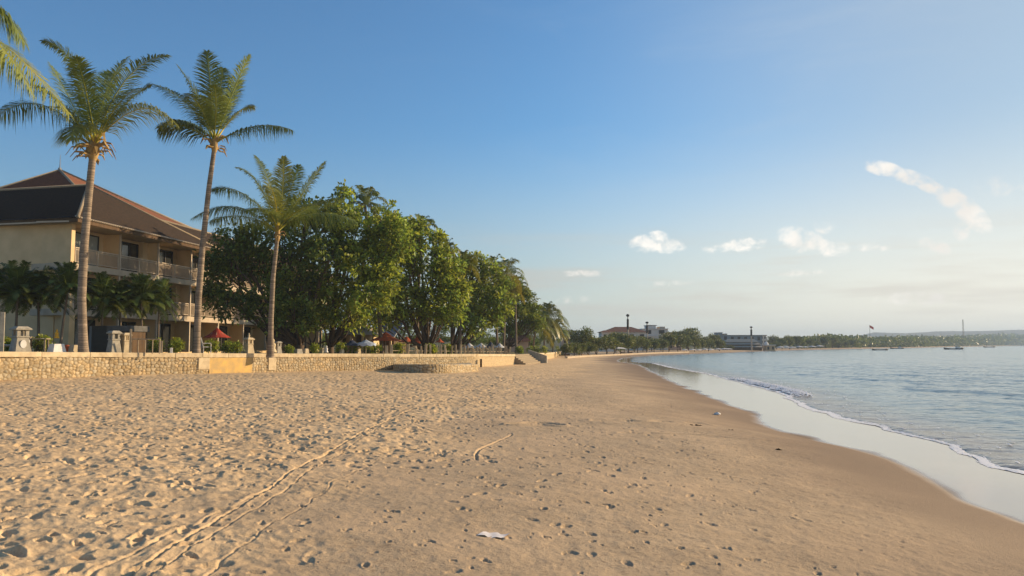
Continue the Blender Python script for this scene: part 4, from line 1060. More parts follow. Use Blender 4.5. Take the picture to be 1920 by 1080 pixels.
# ---------------------------------------------------------------- things along the terrace edge
def at_px(px, Y, back=0):
    b = P(px, 661, Y); return b.x, b.y, TZ(b.x, b.y)
def px2m(w, Y): return w / F * Y
def lantern(px, w, top, Y, label, kind='big', extra=None, name='stone_lantern', cat='stone lantern', m='greystone', rot=-.6):
    Y = CY(px, Y, 1.3); x, y, z = at_px(px, Y); h = P(px, top, Y).z - z; W = px2m(w, Y) * .82
    t = empty(name, (x, y, z), rot, label, cat, 'stone lanterns and pillars on the sea wall')
    hb = h * (.58 if kind == 'big' else .62)
    b = MB().frustum(0, 0, -.1, hb * .12, W * 1.08, W * 1.05); b.frustum(0, 0, hb * .12, hb, W * 1.0, W * .74); b.build('pedestal', M_[m], t, bevel=.015)
    if kind == 'block': return t
    hd = MB(); a = W * .38; p = W * .11
    hd.box((-a * 1.12, -a * 1.12, hb + .002), (a * 1.12, a * 1.12, hb + h * .06))
    for i in (-1, 1):
        for j in (-1, 1): hd.box((i * (a - p) - p, j * (a - p) - p, hb + h * .06), (i * (a - p) + p, j * (a - p) + p, h * .86))
    hd.box((-a * .35, -a * .35, hb + h * .06), (a * .35, a * .35, h * .8)); hd.build('lamp_house', M_[m], t, bevel=.01)
    c = MB().frustum(0, 0, h * .86, h * .91, W * 1.0, W * 1.05); c.frustum(0, 0, h * .912, h, W * 1.03, W * .62); c.build('cap', M_[m], t, bevel=.01)
    if extra == 'plaque':
        q = MB(); k = 12; q.add([(W * .40 + .03, math.cos(2 * math.pi * i / k) * W * .2, hb * .58 + math.sin(2 * math.pi * i / k) * hb * .27) for i in range(k)] + [(W * .485, math.cos(2 * math.pi * i / k) * W * .2, hb * .58 + math.sin(2 * math.pi * i / k) * hb * .27) for i in range(k)], [tuple(range(k, 2 * k))] + [(i, (i + 1) % k, k + (i + 1) % k, k + i) for i in range(k)])
        q.build('oval_plaque', M_['whitepaint'], t)
    return t
lantern(37, 34, 612, 38, 'largest stone lantern with a white oval plaque on its sunlit side', extra='plaque')
o = lantern(106, 30, 634, 39, 'white painted stone pedestal beside the wooden table, carrying a small yellow figure', kind='block', m='whitepaint', name='stone_pedestal', cat='pedestal')
lantern(142, 26, 637, 39.4, 'squat plain sandstone block at the foot of the thick coconut palm', kind='block', name='stone_block', cat='stone block', m='coping')
lantern(213, 24, 620, 41, 'stone lantern with a mossy roof just left of the narrow lantern', m='greystone')
lantern(235, 19, 624, 41.5, 'narrow pale stone lantern with two round openings beside the bamboo pole', m='coping')
lantern(466, 19, 633, 48, 'pale stone lantern carrying a small carved head, left of the short palm', m='coping')
lantern(521, 14, 640, 50, 'low dark stone lantern just right of the short palm trunk', m='greystone')
lantern(558, 18, 648, 51, 'grey wedge shaped stone at the foot of the dark forked trunk', kind='block', name='stone_block', cat='stone block')
lantern(605, 13, 645, 53, 'small pale pillar stone between the forked trunks', kind='block', name='stone_block', cat='stone block', m='coping')
lantern(573, 12, 647, 52, 'small rounded stone right of the grey wedge stone', kind='block', name='stone_block', cat='stone block', m='coping')
lantern(641, 9, 646, 54, 'thin stone stub right of the big forked trunk', kind='block', name='stone_block', cat='stone block', m='coping')
lantern(671, 11, 642, 55, 'upright stone stub between the navy and pale blue parasols', kind='block', name='stone_block', cat='stone block', m='coping')
def figure(px, base, top, Y, label, m, name='statue', cat='statue'):
    Y = CY(px, Y, 1.3); x, y, _ = at_px(px, Y); z0 = P(px, base, Y).z; h = P(px, top, Y).z - z0; w = h * .22
    t = empty(name, (x, y, z0), .4, label, cat)
    MB().lathe((0, 0, 0), [(w * .1, 0), (w * 1.3, .0), (w * 1.2, h * .12), (w * .75, h * .3), (w * .95, h * .5), (w * .9, h * .6), (w * .35, h * .7)], 10).build('body', M_[m], t, True)
    MB().lathe((0, 0, 0), [(w * .05, h * .66), (w * .5, h * .72), (w * .55, h * .84), (w * .3, h * .96), (w * .02, h)], 10).build('head', M_[m], t, True)
    return t
M_['yellow'] = mat('yellow_cloth', (.60, .36, .04), (.45, .25, .03), .8, 8)
figure(105, 634, 617, 39, 'small statue in yellow cloth on the white pedestal', 'yellow')
figure(466, 634, 624, 48, 'small carved head on the pale lantern left of the short palm', 'coping')
figure(511, 661, 634, 49.6, 'carved sandstone figure against the right side of the short palm trunk', 'coping')
figure(612, 661, 648, 53.4, 'small pale seated figure at the foot of the big forked trunk', 'whitepaint')
def post(px, w, top, Y, label, m, cat='post', name='post', base=661):
    Y = CY(px, Y, .4); x, y, z = at_px(px, Y); h = P(px, top, Y).z - z; W = px2m(w, Y)
    o = MB().frustum(0, 0, -.1, h, W, W * .9).build(name, M_[m], None, bevel=.01); o.location = (x, y, z); o.rotation_euler.z = .5; return tag(o, label, cat)
post(2, 8, 585, 37, 'plain grey post cut by the left edge of the photo', 'greystone')
post(244, 4, 617, 42, 'thin bamboo pole beside the narrow stone lantern', 'fadedwood', 'pole', 'bamboo_pole')
post(301, 7, 639, 42.5, 'short leaning wooden bollard before the bright hedge', 'fadedwood', 'bollard', 'bollard')
post(321, 5, 652, 43, 'small white post stub in front of the bright hedge', 'whitepaint')
def rail(px0, px1, row, Y, label):
    a = P(px0, row, Y); b = P(px1, row, Y); t = empty('garden_rail', a, 0, label, 'railing'); d = b - a
    MB().tube([(0, 0, 0), d], .03, 6).build('top_rail', M_['fadedwood'], t)
    n = 4
    for i in range(n + 1):
        q = d * i / n; z = TZ(a.x + q.x, a.y + q.y) - a.z; MB().tube([(q.x, q.y, z), (q.x, q.y, 0)], .03, 6).build('baluster', M_['fadedwood'], t)
rail(246, 300, 636, 42.3, 'low wooden rail between the bamboo pole and the leaning bollard')

_b = P(9, 661, CY(9, 36, .1)); _o = MB().box((-.32, -.3, -.34), (.30, .25, .03)).build('stone_block', M_['darkgrey_shade'], None, bevel=.02); _o.location = (_b.x, _b.y, TZ(_b.x, _b.y)); tag(_o, 'dark block standing in for the shaded gap in the wall coping at the left edge', 'stone block')  # dark block fills the coping gap; the notch's shade is put into its colour
# kiosk of dark timber
def kiosk():
    x, y, z = at_px(170, 45); t = empty('garden_kiosk', (x, y, z), R(-12), 'dark timber kiosk with a grey header behind the thick palm and mossy lantern', 'kiosk')
    w = px2m(82, 45); h = P(170, 611, 45).z - z
    MB().box((0, 0, -.1), (w * .42, 1.6, h)).build('cabinet', M_['darkmetal'], t, bevel=.02)
    MB().box((w * .43, .05, -.1), (w, 1.5, h * .78)).build('timber_panel', M_['timber'], t, bevel=.02)
    MB().box((w * .41, -.06, h * .78 + .003), (w * 1.03, 1.6, h * 1.0)).build('header', M_['darkgrey_shade'], t, bevel=.02)
    MB().box((-.3, .2, -.1), (-.02, .5, h)).build('side_panel', M_['greyroof'], t)
    for i in range(6): MB().box((w * (.46 + .09 * i), .02, .05), (w * (.47 + .09 * i), .048, h * .74)).build('slat', M_['darkmetal'], t)
kiosk()
def parasol(px, top, rim, w, Y, label, m, kind='cone', base=None, group='garden parasols'):
    x, y, z = at_px(px, Y); zt = P(px, top, Y).z - z; zr = P(px, rim, Y).z - z; r = px2m(w, Y) / 2
    t = empty('parasol', (x, y, z), .3, label, 'parasol', group); n = 8
    MB().tube([(0, 0, -.1), (0, 0, zt)], [.03, .025], 8).build('pole', M_['fadedwood'], t)
    mb = MB(); vs = [(0, 0, zt)]; rings = [(.18, .22), (.5, .62), (1.0, 1.0)]
    for a, f in rings:
        for k in range(n * 2):
            w_ = math.pi * k / n; rr = r * a * (1 if k % 2 == 0 else .955); vs.append((rr * math.cos(w_), rr * math.sin(w_), zt + (zr - zt) * f + (0 if k % 2 == 0 else .015)))
    fs = [(0, 1 + k, 1 + (k + 1) % (2 * n)) for k in range(2 * n)]
    for j in range(2):
        for k in range(2 * n):
            a = 1 + j * 2 * n + k; b = 1 + j * 2 * n + (k + 1) % (2 * n); fs.append((a, a + 2 * n, b + 2 * n, b))
    if kind == 'scallop':
        b0 = len(vs)
        for k in range(2 * n):
            v = vs[1 + 4 * n + k]; vs.append((v[0], v[1], v[2] - (.22 if k % 2 else .12)))
        for k in range(2 * n): q = (k + 1) % (2 * n); fs.append((1 + 4 * n + k, b0 + k, b0 + q, 1 + 4 * n + q))
    mb.add(vs, fs); o = mb.build('canopy', M_[m], t); sd = o.modifiers.new('thick', 'SOLIDIFY'); sd.thickness = .012
    rb = MB()
    for k in range(n):
        w_ = 2 * math.pi * k / n; rb.tube([(0, 0, zt - .08), (r * .97 * math.cos(w_), r * .97 * math.sin(w_), zr - .03)], .012, 4)
    rb.build('rib_frame', M_['fadedwood'], t); MB().lathe((0, 0, zt), [(.05, -.02), (.05, .04), (.0, .09)], 8).build('finial', M_['fadedwood'], t)
    return t
parasol(406, 614, 633, 50, 50, 'dark red parasol in the shade right of the slender palm', 'redcloth')
parasol(660, 637, 648, 40, 58, 'navy parasol half in shade between the forked trunk and pale blue parasol', 'navy')
parasol(686, 637, 644, 38, 58, 'pale blue parasol with a scalloped edge', 'bluecloth', 'scallop')
parasol(723, 622, 639, 60, 66, 'largest orange parasol, behind the slim palm trunk', 'orange')
parasol(762, 630, 641, 30, 78, 'small orange parasol between the two larger orange ones', 'orange')
parasol(784, 630, 644, 46, 70, 'orange parasol behind the second slim palm trunk', 'orange')
parasol(824, 634, 642, 18, 90, 'smallest orange parasol, deep under the yellow green tree', 'orange')
for px, w, lab in ((880, 30, 'off white parasol at the left end of the white row'), (902, 30, 'off white parasol in the middle of the white row'), (937, 24, 'off white parasol at the right end of the white row beside slim trunks')):
    parasol(px, 643, 652, w, 92, lab, 'whitecloth')
parasol(920, 640, 652, 22, 90, 'dark blue parasol among the white parasols', 'navy')

# small beach furniture
def lounger(px, Y, label, rot):
    x, y, z = at_px(px, Y); t = empty('sun_lounger', (x, y, z), rot, label, 'lounger', 'wooden loungers at the left')
    f = MB(); f.box((-.95, -.3, .30), (.45, -.25, .36)); f.box((-.95, .25, .30), (.45, .3, .36))
    for i in range(9): f.box((-.93 + i * .155, -.25, .335), (-.82 + i * .155, .25, .355))
    f.build('frame', M_['fadedwood'], t); b = MB()
    b.add([(.45, -.3, .34), (.45, .3, .34), (1.0, .3, .82), (1.0, -.3, .82), (.47, -.3, .29), (.47, .3, .29), (1.03, .3, .78), (1.03, -.3, .78)], [(0, 1, 2, 3), (7, 6, 5, 4), (0, 4, 5, 1), (1, 5, 6, 2), (2, 6, 7, 3), (3, 7, 4, 0)]); b.build('backrest', M_['fadedwood'], t)
    MB().box((-.9, -.26, .36), (.44, .26, .42)).build('cushion', M_['whitecloth'], t, bevel=.02)
    for a, c in ((-.85, -.27), (-.85, .27), (.4, -.27), (.4, .27)): MB().box((a - .03, c - .03, 0), (a + .03, c + .03, .30)).build('leg', M_['fadedwood'], t)
lounger(14, 38.5, 'wooden sun lounger nearest the left edge, left of the largest lantern', 1.2)
lounger(24, 40.5, 'wooden sun lounger tucked behind the largest stone lantern', 1.3)
def table(px, Y, label, w=1.5):
    x, y, z = at_px(px, Y); t = empty('garden_table', (x, y, z), .3, label, 'table'); MB().box((-w / 2, -.4, .68), (w / 2, .4, .73)).build('tabletop', M_['fadedwood'], t, bevel=.01)
    for a in (-1, 1):
        for c in (-1, 1): MB().box((a * (w / 2 - .1) - .035, c * .32 - .035, 0), (a * (w / 2 - .1) + .035, c * .32 + .035, .68)).build('leg', M_['fadedwood'], t)
table(70, 39.5, 'long low wooden table between the largest lantern and white pedestal', .95)
def chair(px, Y, label, m='whitepaint', rot=.6, name='garden_chair', k=1.0, group='garden chairs'):
    x, y, z = at_px(px, Y); t = empty(name, (x, y, z), rot, label, 'chair', group); t.scale = (k, k, k)
    MB().box((-.26, -.24, .40), (.26, .24, .44)).build('seat', M_[m], t, bevel=.01)
    MB().add([(-.26, .2, .44), (.26, .2, .44), (.26, .24, .44), (-.26, .24, .44), (-.24, .34, .98), (.24, .34, .98), (.24, .38, .98), (-.24, .38, .98)], [(0, 1, 5, 4), (1, 2, 6, 5), (2, 3, 7, 6), (3, 0, 4, 7), (4, 5, 6, 7)]).build('backrest', M_[m], t)
    for a in (-1, 1):
        MB().box((a * .27 - .025, -.22, .62), (a * .27 + .025, .27, .66)).build('armrest', M_[m], t)
        for c in (-1, 1): MB().tube([(a * .25, c * .21, 0), (a * .25, c * .21, .62 if c < 0 else .42)], .025, 6).build('leg', M_[m], t)
chair(386, 47, 'white garden chair at the right foot of the slender leaning palm', k=1.0, rot=2.2)
chair(60, 41, 'white cushioned chair behind the long low table', rot=2.6, k=.8)
chair(86, 41.5, 'small pale chair left of the white pedestal', rot=1.2, k=.8)
def bundle():
    x, y, z = at_px(125, 40); t = MB().lathe((0, 0, 0), [(.02, -.05), (.36, .0), (.34, .22), (.22, .40), (.03, .48)], 12).build('cloth_bundle', M_['orange'], None, True); t.location = (x, y, z); t.scale = (1, .7, .9); tag(t, 'bundled orange cloth between the white pedestal and the sandstone block', 'cloth')
bundle()

# fence of stubby pale posts with a few bent hoops along the far part of the garden edge
def fence():
    p, s = resample(WL, .1); u = 960 + F * p[:, 0] / p[:, 1]; n = normals2(p); rg = random.Random(4)
    t = empty('garden_fence', (0, 0, 0), 0, 'row of stubby pale posts and hoops along the garden edge above the curved wall', 'fence')
    pxs = [744, 764, 773, 789, 799, 806, 815, 824, 834, 843, 854, 862, 871, 879, 886, 895, 903, 908, 914, 920, 926, 933, 938, 943, 948, 953, 958, 963]
    for i, px in enumerate(pxs):
        j = int(np.argmin(np.abs(u - px))); x, y = p[j, :2] - n[j] * .4; h = rg.uniform(.6, .8) * (y / 62) ** .5; w = rg.uniform(.07, .11); le = rg.uniform(-.1, .1)
        m = MB(); m.frustum(x, y, p[j, 2] - .05, p[j, 2] + h, w * 2, w * 1.7, ox=le); m.build('post', M_['fadedwood' if i % 3 else 'coping'], t)
    for px in (782, 905, 918, 890):
        j = int(np.argmin(np.abs(u - px))); x, y = p[j, :2] - n[j] * .4; z = p[j, 2] - .05; m = MB(); m.tube([(x + .42 * math.cos(a), y + .3 * math.cos(a), z + .62 * math.sin(a)) for a in np.linspace(math.pi, 0, 9)], .03, 6); m.build('hoop', M_['fadedwood'], t, True)
    q = [tuple(p[int(np.argmin(np.abs(u - px)))] - np.append(n[int(np.argmin(np.abs(u - px)))] * .43, -.25)) for px in range(742, 965, 8)]
    MB().tube(q, .025, 5).build('rail', M_['fadedwood'], t)
fence()
# posts of the fence to the left of it, standing on the wall
for px, top, lab in ((724, 648, 'leaning wooden stake just right of the slim palm trunk'), (733, 646, 'thicker wooden stake left of the fence row'), (700, 646, 'thin wooden trestle stake under the pale blue parasol')):
    post(px, 6, top, 60, lab, 'fadedwood', 'stake', 'wooden_stake')

# pavilion with a shingled hip roof, grey awning behind
def pavilion():
    Y = 80; a = P(615, 661, Y); z = .75; w = px2m(82, Y); t = empty('garden_pavilion', (a.x, a.y, z), R(-6), 'small open pavilion with a flared shingle roof behind the forked trees', 'pavilion')
    e = P(615, 626, Y).z - z; r = P(640, 608, Y).z - z; d = 5.0
    m = MB(); o = .4; q = [(-o, -o, e - .1), (w + o, -o, e - .1), (w + o, d + o, e - .1), (-o, d + o, e - .1), (.6, .6, e + (r - e) * .4), (w - .6, .6, e + (r - e) * .4), (w - .6, d - .6, e + (r - e) * .4), (.6, d - .6, e + (r - e) * .4), (1.6, d / 2, r + .3), (w - 1.6, d / 2, r + .3)]
    m.add(q, [(0, 1, 5, 4), (1, 2, 6, 5), (2, 3, 7, 6), (3, 0, 4, 7), (4, 5, 9, 8), (5, 6, 9), (6, 7, 8, 9), (7, 4, 8), (3, 2, 1, 0)]); m.build('roof', M_['thatch'], t)
    MB().box((.3, 1.6, -.2), (w - .2, d, e - .11)).build('wall', M_['cream'], t)
    for x in (0.02, w * .27, w * .5, w * .78, w - .2): MB().box((x, .0, -.2), (x + .2, .2, e - .11)).build('column', M_['cream'], t)
    for x in (w * .1, w * .55): MB().box((x, 1.56, 0), (x + .9, 1.597, 2.1)).build('door', M_['timber'], t)
    b = P(690, 661, 88); t2 = empty('grey_roofed_building', (b.x, b.y, .7), R(-8), 'building with a long blue grey roof behind the largest orange parasol', 'building'); w = px2m(52, 88)
    e = P(690, 634, 88).z - .7; r = P(690, 604, 88).z - .7
    MB().add([(-.3, -.6, e), (w, -.6, e), (w, 3, r), (-.3, 3, r), (-.3, -.6, e - .15), (w, -.6, e - .15), (w, 3, r - .15), (-.3, 3, r - .15)], [(0, 1, 2, 3), (7, 6, 5, 4), (0, 4, 5, 1), (1, 5, 6, 2), (2, 6, 7, 3), (3, 7, 4, 0)]).build('roof', M_['greyroof'], t2)
    MB().box((0, .5, -.2), (w - .3, 6, e - .16)).build('wall', M_['timber'], t2)
    for x in (.1, w * .5, w - .5): MB().box((x, -.4, -.2), (x + .18, -.22, e - .02)).build('column', M_['cream'], t2)
    c = P(950, 661, 118); t3 = empty('brick_building', (c.x, c.y, .7), 0, 'low pinkish building glimpsed between the slim trunks near the steps', 'building'); e = P(950, 640, 118).z - .7
    MB().box((0, 0, -.2), (3.2, 5, e)).build('wall', M_['pink'], t3); MB().frustum(1.6, 2.5, e + .01, e + 1.0, 4, 2, 6, 1).build('roof', M_['redtile'], t3)
pavilion()

# litter on the sand
def litter():
    x, y = GT(925, 1009); z = g1(x, y); rg = random.Random(2); vs = []; n = 7
    for i in range(n):
        for j in range(4): u = i / (n - 1) - .5; v = j / 3 - .5; vs.append((u * .23 + v * .06, v * .15 - u * .03, .012 + .010 * math.sin(u * 11 + v * 5) + .03 * max(0, -u) + rg.uniform(-.004, .004)))
    fs = [(i * 4 + j, i * 4 + j + 1, (i + 1) * 4 + j + 1, (i + 1) * 4 + j) for i in range(n - 1) for j in range(3)]
    m = mat('crumpled_paper', (.80, .74, .68), (.66, .64, .64), .8, 14); o = MB().add(vs, fs).build('paper_sheet', m, None, True); o.location = (x, y, z + .01); o.rotation_euler.z = -.15; tag(o, 'crumpled white paper sheet lying on the sand in the foreground', 'litter')
    k = 0
    wood = mat('dark_weed', (.07, .05, .03), (.04, .03, .02), .9, 10)
    for px, py, l, lab in ((1293, 799, .45, 'longest dark clump of seaweed on the firm sand'), (1365, 808, .12, 'tiny dark scrap of weed below the seaweed clump towards the water'), (1455, 845, .08, 'dark scrap of weed near the damp sand'), (1345, 778, .0, '')):
        x, y = GT(px, py); mb = MB()
        if l:
            for j in range(int(4 + l * 26)):
                a = rg.uniform(-.5, .5); cx = rg.uniform(-l / 2, l / 2); cy = rg.uniform(-l / 4, l / 4); h = rg.uniform(.01, .03)
                mb.tube([(cx, cy, .0), (cx + .05 * math.cos(a), cy + .05 * math.sin(a), h), (cx + .1 * math.cos(a), cy + .1 * math.sin(a) + .02, 0.0)], [.006, .012, .004], 4)
            o = mb.build('seaweed', wood); tag(o, lab, 'seaweed', 'scraps of seaweed on the sand')
        else:
            o = MB().lathe((0, 0, 0), [(.01, .0), (.11, .01), (.10, .05), (.03, .08)], 9).build('shell', M_['whitepaint'], None, True); tag(o, 'pale shell on the firm sand beyond the seaweed', 'shell')
        o.location = (x, y, g1(x, y) + .004)
litter()

# ---------------------------------------------------------------- the far shore
PY = ([1040, 1060, 1100, 1200, 1300, 1400, 1480, 1600, 1700, 1800, 1920, 2050], [118, 130, 152, 200, 245, 305, 380, 500, 640, 1000, 1850, 2000])
def shoreY(px): return float(np.interp(px, *PY))
def gz(x, y): return g1(x, y)
def far_tree_proto(seed, n, spread, m='farleaf'):
    rg = random.Random(seed); t = empty('shore_tree', (0, 0, 0), 0)
    lob = [(rg.uniform(-.33, .33) * spread, rg.uniform(-.3, .3) * spread, rg.uniform(.42, .80), rg.uniform(.20, .30)) for _ in range(6)] + [(0, 0, .6, .32)]
    crown_mesh('crown', lob, n // 6, 6, .075, M_[m], t, seed, flat=.85, tint=(.6, 1.35))
    limb_tree(MB(), (0, 0, 0), lob[:4], .03, rg, .3).build('trunk', M_['bark'], t); return t
ORD = ['first', 'second', 'third', 'fourth', 'fifth', 'sixth', 'seventh', 'eighth', 'ninth', 'tenth', 'eleventh', 'twelfth', 'thirteenth', 'fourteenth', 'fifteenth']
def far_trees():
    protos = [far_tree_proto(200 + i, (2600, 2400, 2200, 2400)[i], (1.1, 1.4, .9, 1.2)[i]) for i in range(4)]
    used = [False] * 4; rg = random.Random(12)
    # photograph skyline of the tree belt: px, top row
    sky = ([1040, 1075, 1100, 1120, 1160, 1200, 1240, 1290, 1320, 1350, 1380, 1430, 1445, 1480, 1520, 1580, 1640, 1700, 1800, 1920], [632, 632, 626, 628, 632, 631, 630, 620, 628, 637, 640, 640, 634, 632, 633, 636, 638, 638, 636, 634])
    rows = [(1060, 1355, 15, 0, .86, 'front', 'garden palms'), (1345, 1432, 10, 1, .62, 'front', 'dark beach restaurant edge'), (1440, 1600, 13, 0, .9, 'front', 'small bright pavilion'), (1085, 1345, 17, 2, 1.0, 'back', 'garden palms'), (1450, 1590, 15, 2, 1.0, 'back', 'small bright pavilion')]
    gl = 'trees lining the far beach'
    for a, b, st, bk, hf, row, anchor in rows:
        px = a; k = 0
        while px < b:
            q = px + rg.uniform(-3, 3); Y = shoreY(q) * (1.02 if bk == 0 else 1.10 if bk == 1 else 1.16) + rg.uniform(0, 6); x = (q - 960) / F * Y; z = gz(x, Y)
            top = P(q, np.interp(q, *sky) + rg.uniform(-2, 4), Y).z; H = max(2.2, (top - z)) * hf * rg.uniform(.66, 1.18)
            i = rg.randrange(4); o = protos[i] if not used[i] else copy_tree(protos[i]); used[i] = True
            wd = max(H * rg.uniform(.9, 1.25), st / F * Y * 1.35); o.location = (x, Y, z - .1); o.scale = (wd * 1.1, wd * 1.1, H / .74); o.rotation_euler = (0, 0, rg.uniform(0, 6.28))
            side = 'right'; kk = k
            tens = ['', 'plus ten ']
            lab = f"{row} row shore tree, {ORD[kk % 15]}{' after the fifteenth' if kk >= 15 else ''} right of the {anchor}"
            tag(o, lab, 'tree', gl); px += st; k += 1
    return protos
far_protos = far_trees()

def far_building(name, label, px0, px1, top, Y, m, kind='flat', rm='redtile', storeys=2, depth=8, eave=None, cat='building', ang=0.0, base=None):
    a = (px0 - 960) / F * Y; b = (px1 - 960) / F * Y; w = b - a; z0 = gz((a + b) / 2, Y) if base is None else base; zt = P((px0 + px1) / 2, top, Y).z - z0
    t = empty(name, (a, Y, z0), ang, label, cat); e = zt if eave is None else P(0, eave, Y).z - z0
    MB().box((0, 0, -.5), (w, depth, e)).build('wall', M_[m], t)
    n = max(2, int(w / 3.2)); sh = e / storeys
    for s in range(storeys):
        for i in range(n):
            x = (i + .3) * w / n; MB().box((x, -.05, s * sh + sh * .25), (x + w / n * .42, .02, s * sh + sh * .78)).build('window', M_['darkmetal'], t)
        MB().box((-.15, -.35, (s + 1) * sh - .2), (w + .15, -.003, (s + 1) * sh - .02)).build('ledge', M_[m], t)
    if kind == 'hip':
        o = .6; k = min(w * .3, depth * .5)
        MB().add([(-o, -o, e + .003), (w + o, -o, e + .003), (w + o, depth + o, e + .003), (-o, depth + o, e + .003), (k, depth / 2, zt), (w - k, depth / 2, zt)], [(0, 1, 5, 4), (1, 2, 5), (2, 3, 4, 5), (3, 0, 4), (3, 2, 1, 0)]).build('roof', M_[rm], t)
    elif kind == 'steps':
        MB().box((w * .25, .5, zt - .02), (w * .55, depth * .7, zt + 1.1)).build('roof_house', M_[m], t); MB().box((w * .22, .3, zt + 1.103), (w * .6, depth * .75, zt + 1.3)).build('roof', M_[rm], t)
        MB().box((w * .7, .5, zt - .02), (w * .9, depth * .6, zt + .7)).build('roof_house', M_['beige'], t)
    else: MB().box((-.3, -.5, zt + .003), (w + .3, depth + .3, zt + .25)).build('roof', M_[rm], t)
    return t
M_['farwhite'] = mat('white_render', (.66, .62, .56), (.55, .52, .48), .8, .6)
M_['pink'] = mat('pink_render', (.60, .42, .32), (.5, .36, .28), .8, .6)
M_['bluegrey'] = mat('blue_grey_render', (.20, .25, .28), (.15, .19, .22), .7, .6)
far_building('villa', 'grey roofed pale villa nearest the last palms, leftmost on the far shore', 1052, 1086, 617, 175, 'pink', 'hip', 'greyroof', 2, 9, 630)
far_building('house', 'small cream house with arched terrace left of the red roofed hall', 1128, 1152, 619, 225, 'farwhite', 'hip', 'redtile', 2, 8, 623)
far_building('hall', 'long hall with a big dark red hip roof behind the tall lamp mast', 1134, 1213, 612, 262, 'farwhite', 'hip', 'redtile', 2, 14, 623)
far_building('apartment_block', 'white stepped apartment block right of the red roofed hall', 1203, 1252, 616, 290, 'farwhite', 'steps', 'greyroof', 3, 12)
far_building('apartment_block', 'lower pink apartment block at the right end of the white one', 1250, 1277, 624, 292, 'pink', 'flat', 'redtile', 2, 10)
far_building('apartment_block', 'small blue grey block left of the long blue grey hotel', 1340, 1366, 628, 395, 'bluegrey', 'steps', 'greyroof', 2, 12)
far_building('apartment_block', 'long blue grey hotel block behind the second lamp mast', 1366, 1428, 629, 400, 'bluegrey', 'flat', 'greyroof', 2, 14)
far_building('apartment_block', 'narrow pale block at the right end of the blue grey hotel', 1425, 1436, 629, 405, 'farwhite', 'flat', 'redtile', 3, 8)
def restaurant():
    Y = 318; z = gz(P(1390, 650, Y).x, Y); a = P(1352, 650, Y); t = empty('beach_restaurant', (a.x, Y, z), 0, 'dark thatched beach restaurant of stacked grey roofs below the blue grey hotel', 'restaurant')
    w = px2m(80, Y)
    for i, (f0, f1, r0, r1) in enumerate(((0, 1, 651, 647), (.08, .98, 646, 642), (.14, .95, 641.5, 637))):
        z0 = P(1390, r0, Y).z - z; z1 = P(1390, r1, Y).z - z; d = 8 - i
        MB().box((w * f0 + .6, .6 + i * 1.5, (-.3 if i == 0 else P(1390, r0 + 3, Y).z - z)), (w * f1 - .6, d, z0)).build('wall', M_['timber'], t)
        MB().add([(w * f0, i * 1.4, z0 + .003), (w * f1, i * 1.4, z0 + .003), (w * f1, d + 1, z0 + .003), (w * f0, d + 1, z0 + .003), (w * f0 + 1.5, d / 2 + i, z1 + .3), (w * f1 - 1.5, d / 2 + i, z1 + .3)], [(0, 1, 5, 4), (1, 2, 5), (2, 3, 4, 5), (3, 0, 4), (3, 2, 1, 0)]).build('roof', M_['greystone'], t)
    far_building('beach_pavilion', 'small bright cream pavilion with a white dome at the foot of the second mast', 1435, 1452, 647.5, 322, 'cream', 'flat', 'whitepaint', 1, 4, cat='pavilion')
restaurant()
dm = MB().lathe((0, 0, 0), [(.9, 0), (1.0, .5), (.75, 1.1), (.3, 1.5), (.02, 1.7)], 12).build('roof_dome', M_['whitepaint'], None, True); q = P(1436.5, 648, 322.5)
dm.location = q; tag(dm, 'white onion shaped dome standing at the left of the bright cream pavilion', 'dome')
def mast(px, top, base, Y, label, kind='lamp', r=.16, name='lamp_mast', cat='mast'):
    x = (px - 960) / F * Y; z = gz(x, Y); h = P(px, top, Y).z - z; t = empty(name, (x, Y, z), 0, label, cat)
    if kind == 'lattice':
        m = MB(); s = r * 2.2
        for i in (-1, 1):
            for j in (-1, 1): m.tube([(i * s, j * s, -.5), (i * s * .4, j * s * .4, h)], r * .35, 4)
        n = 16
        for k in range(n):
            f = 1 - .6 * k / n; g = 1 - .6 * (k + 1) / n; z0 = h * k / n; z1 = h * (k + 1) / n; sg = 1 if k % 2 else -1
            for c in (-1, 1): m.tube([(-s * f * sg, c * s * f, z0), (s * g * sg, c * s * g, z1)], r * .22, 4)
        m.build('lattice', M_['darkmetal'], t); return t
    MB().tube([(0, 0, -.5), (0, 0, h * .96)], [r * 1.5, r * .7], 8).build('pole', M_['beige' if kind == 'lamp' else 'darkmetal'], t)
    if kind == 'lamp':
        m = MB().lathe((0, 0, 0), [(r * .8, h * .60), (r * 1.7, h * .62), (r * 1.7, h * .86), (r * .8, h * .88)], 8)
        m.build('dark_sleeve', M_['darkmetal'], t); MB().lathe((0, 0, 0), [(r * .8, h * .93), (r * 2.4, h * .95), (r * 2.6, h * .975), (r * 1.2, h)], 10).build('lamp_head', M_['darkmetal'], t)
    return t
mast(1177, 589, 655, 205, 'tall lamp mast with a dark round head before the red roofed hall', r=.17)
mast(1213, 603, 640, 250, 'shorter lamp mast rising over the white apartment block', r=.2)
mast(1408, 612, 650, 310, 'lamp mast before the beach restaurant with a pointed dark head', r=.22)
mast(1805, 599, 648, 1150, 'thin radio mast standing over the trees at the right of the bay', 'lattice', .45, 'radio_mast')
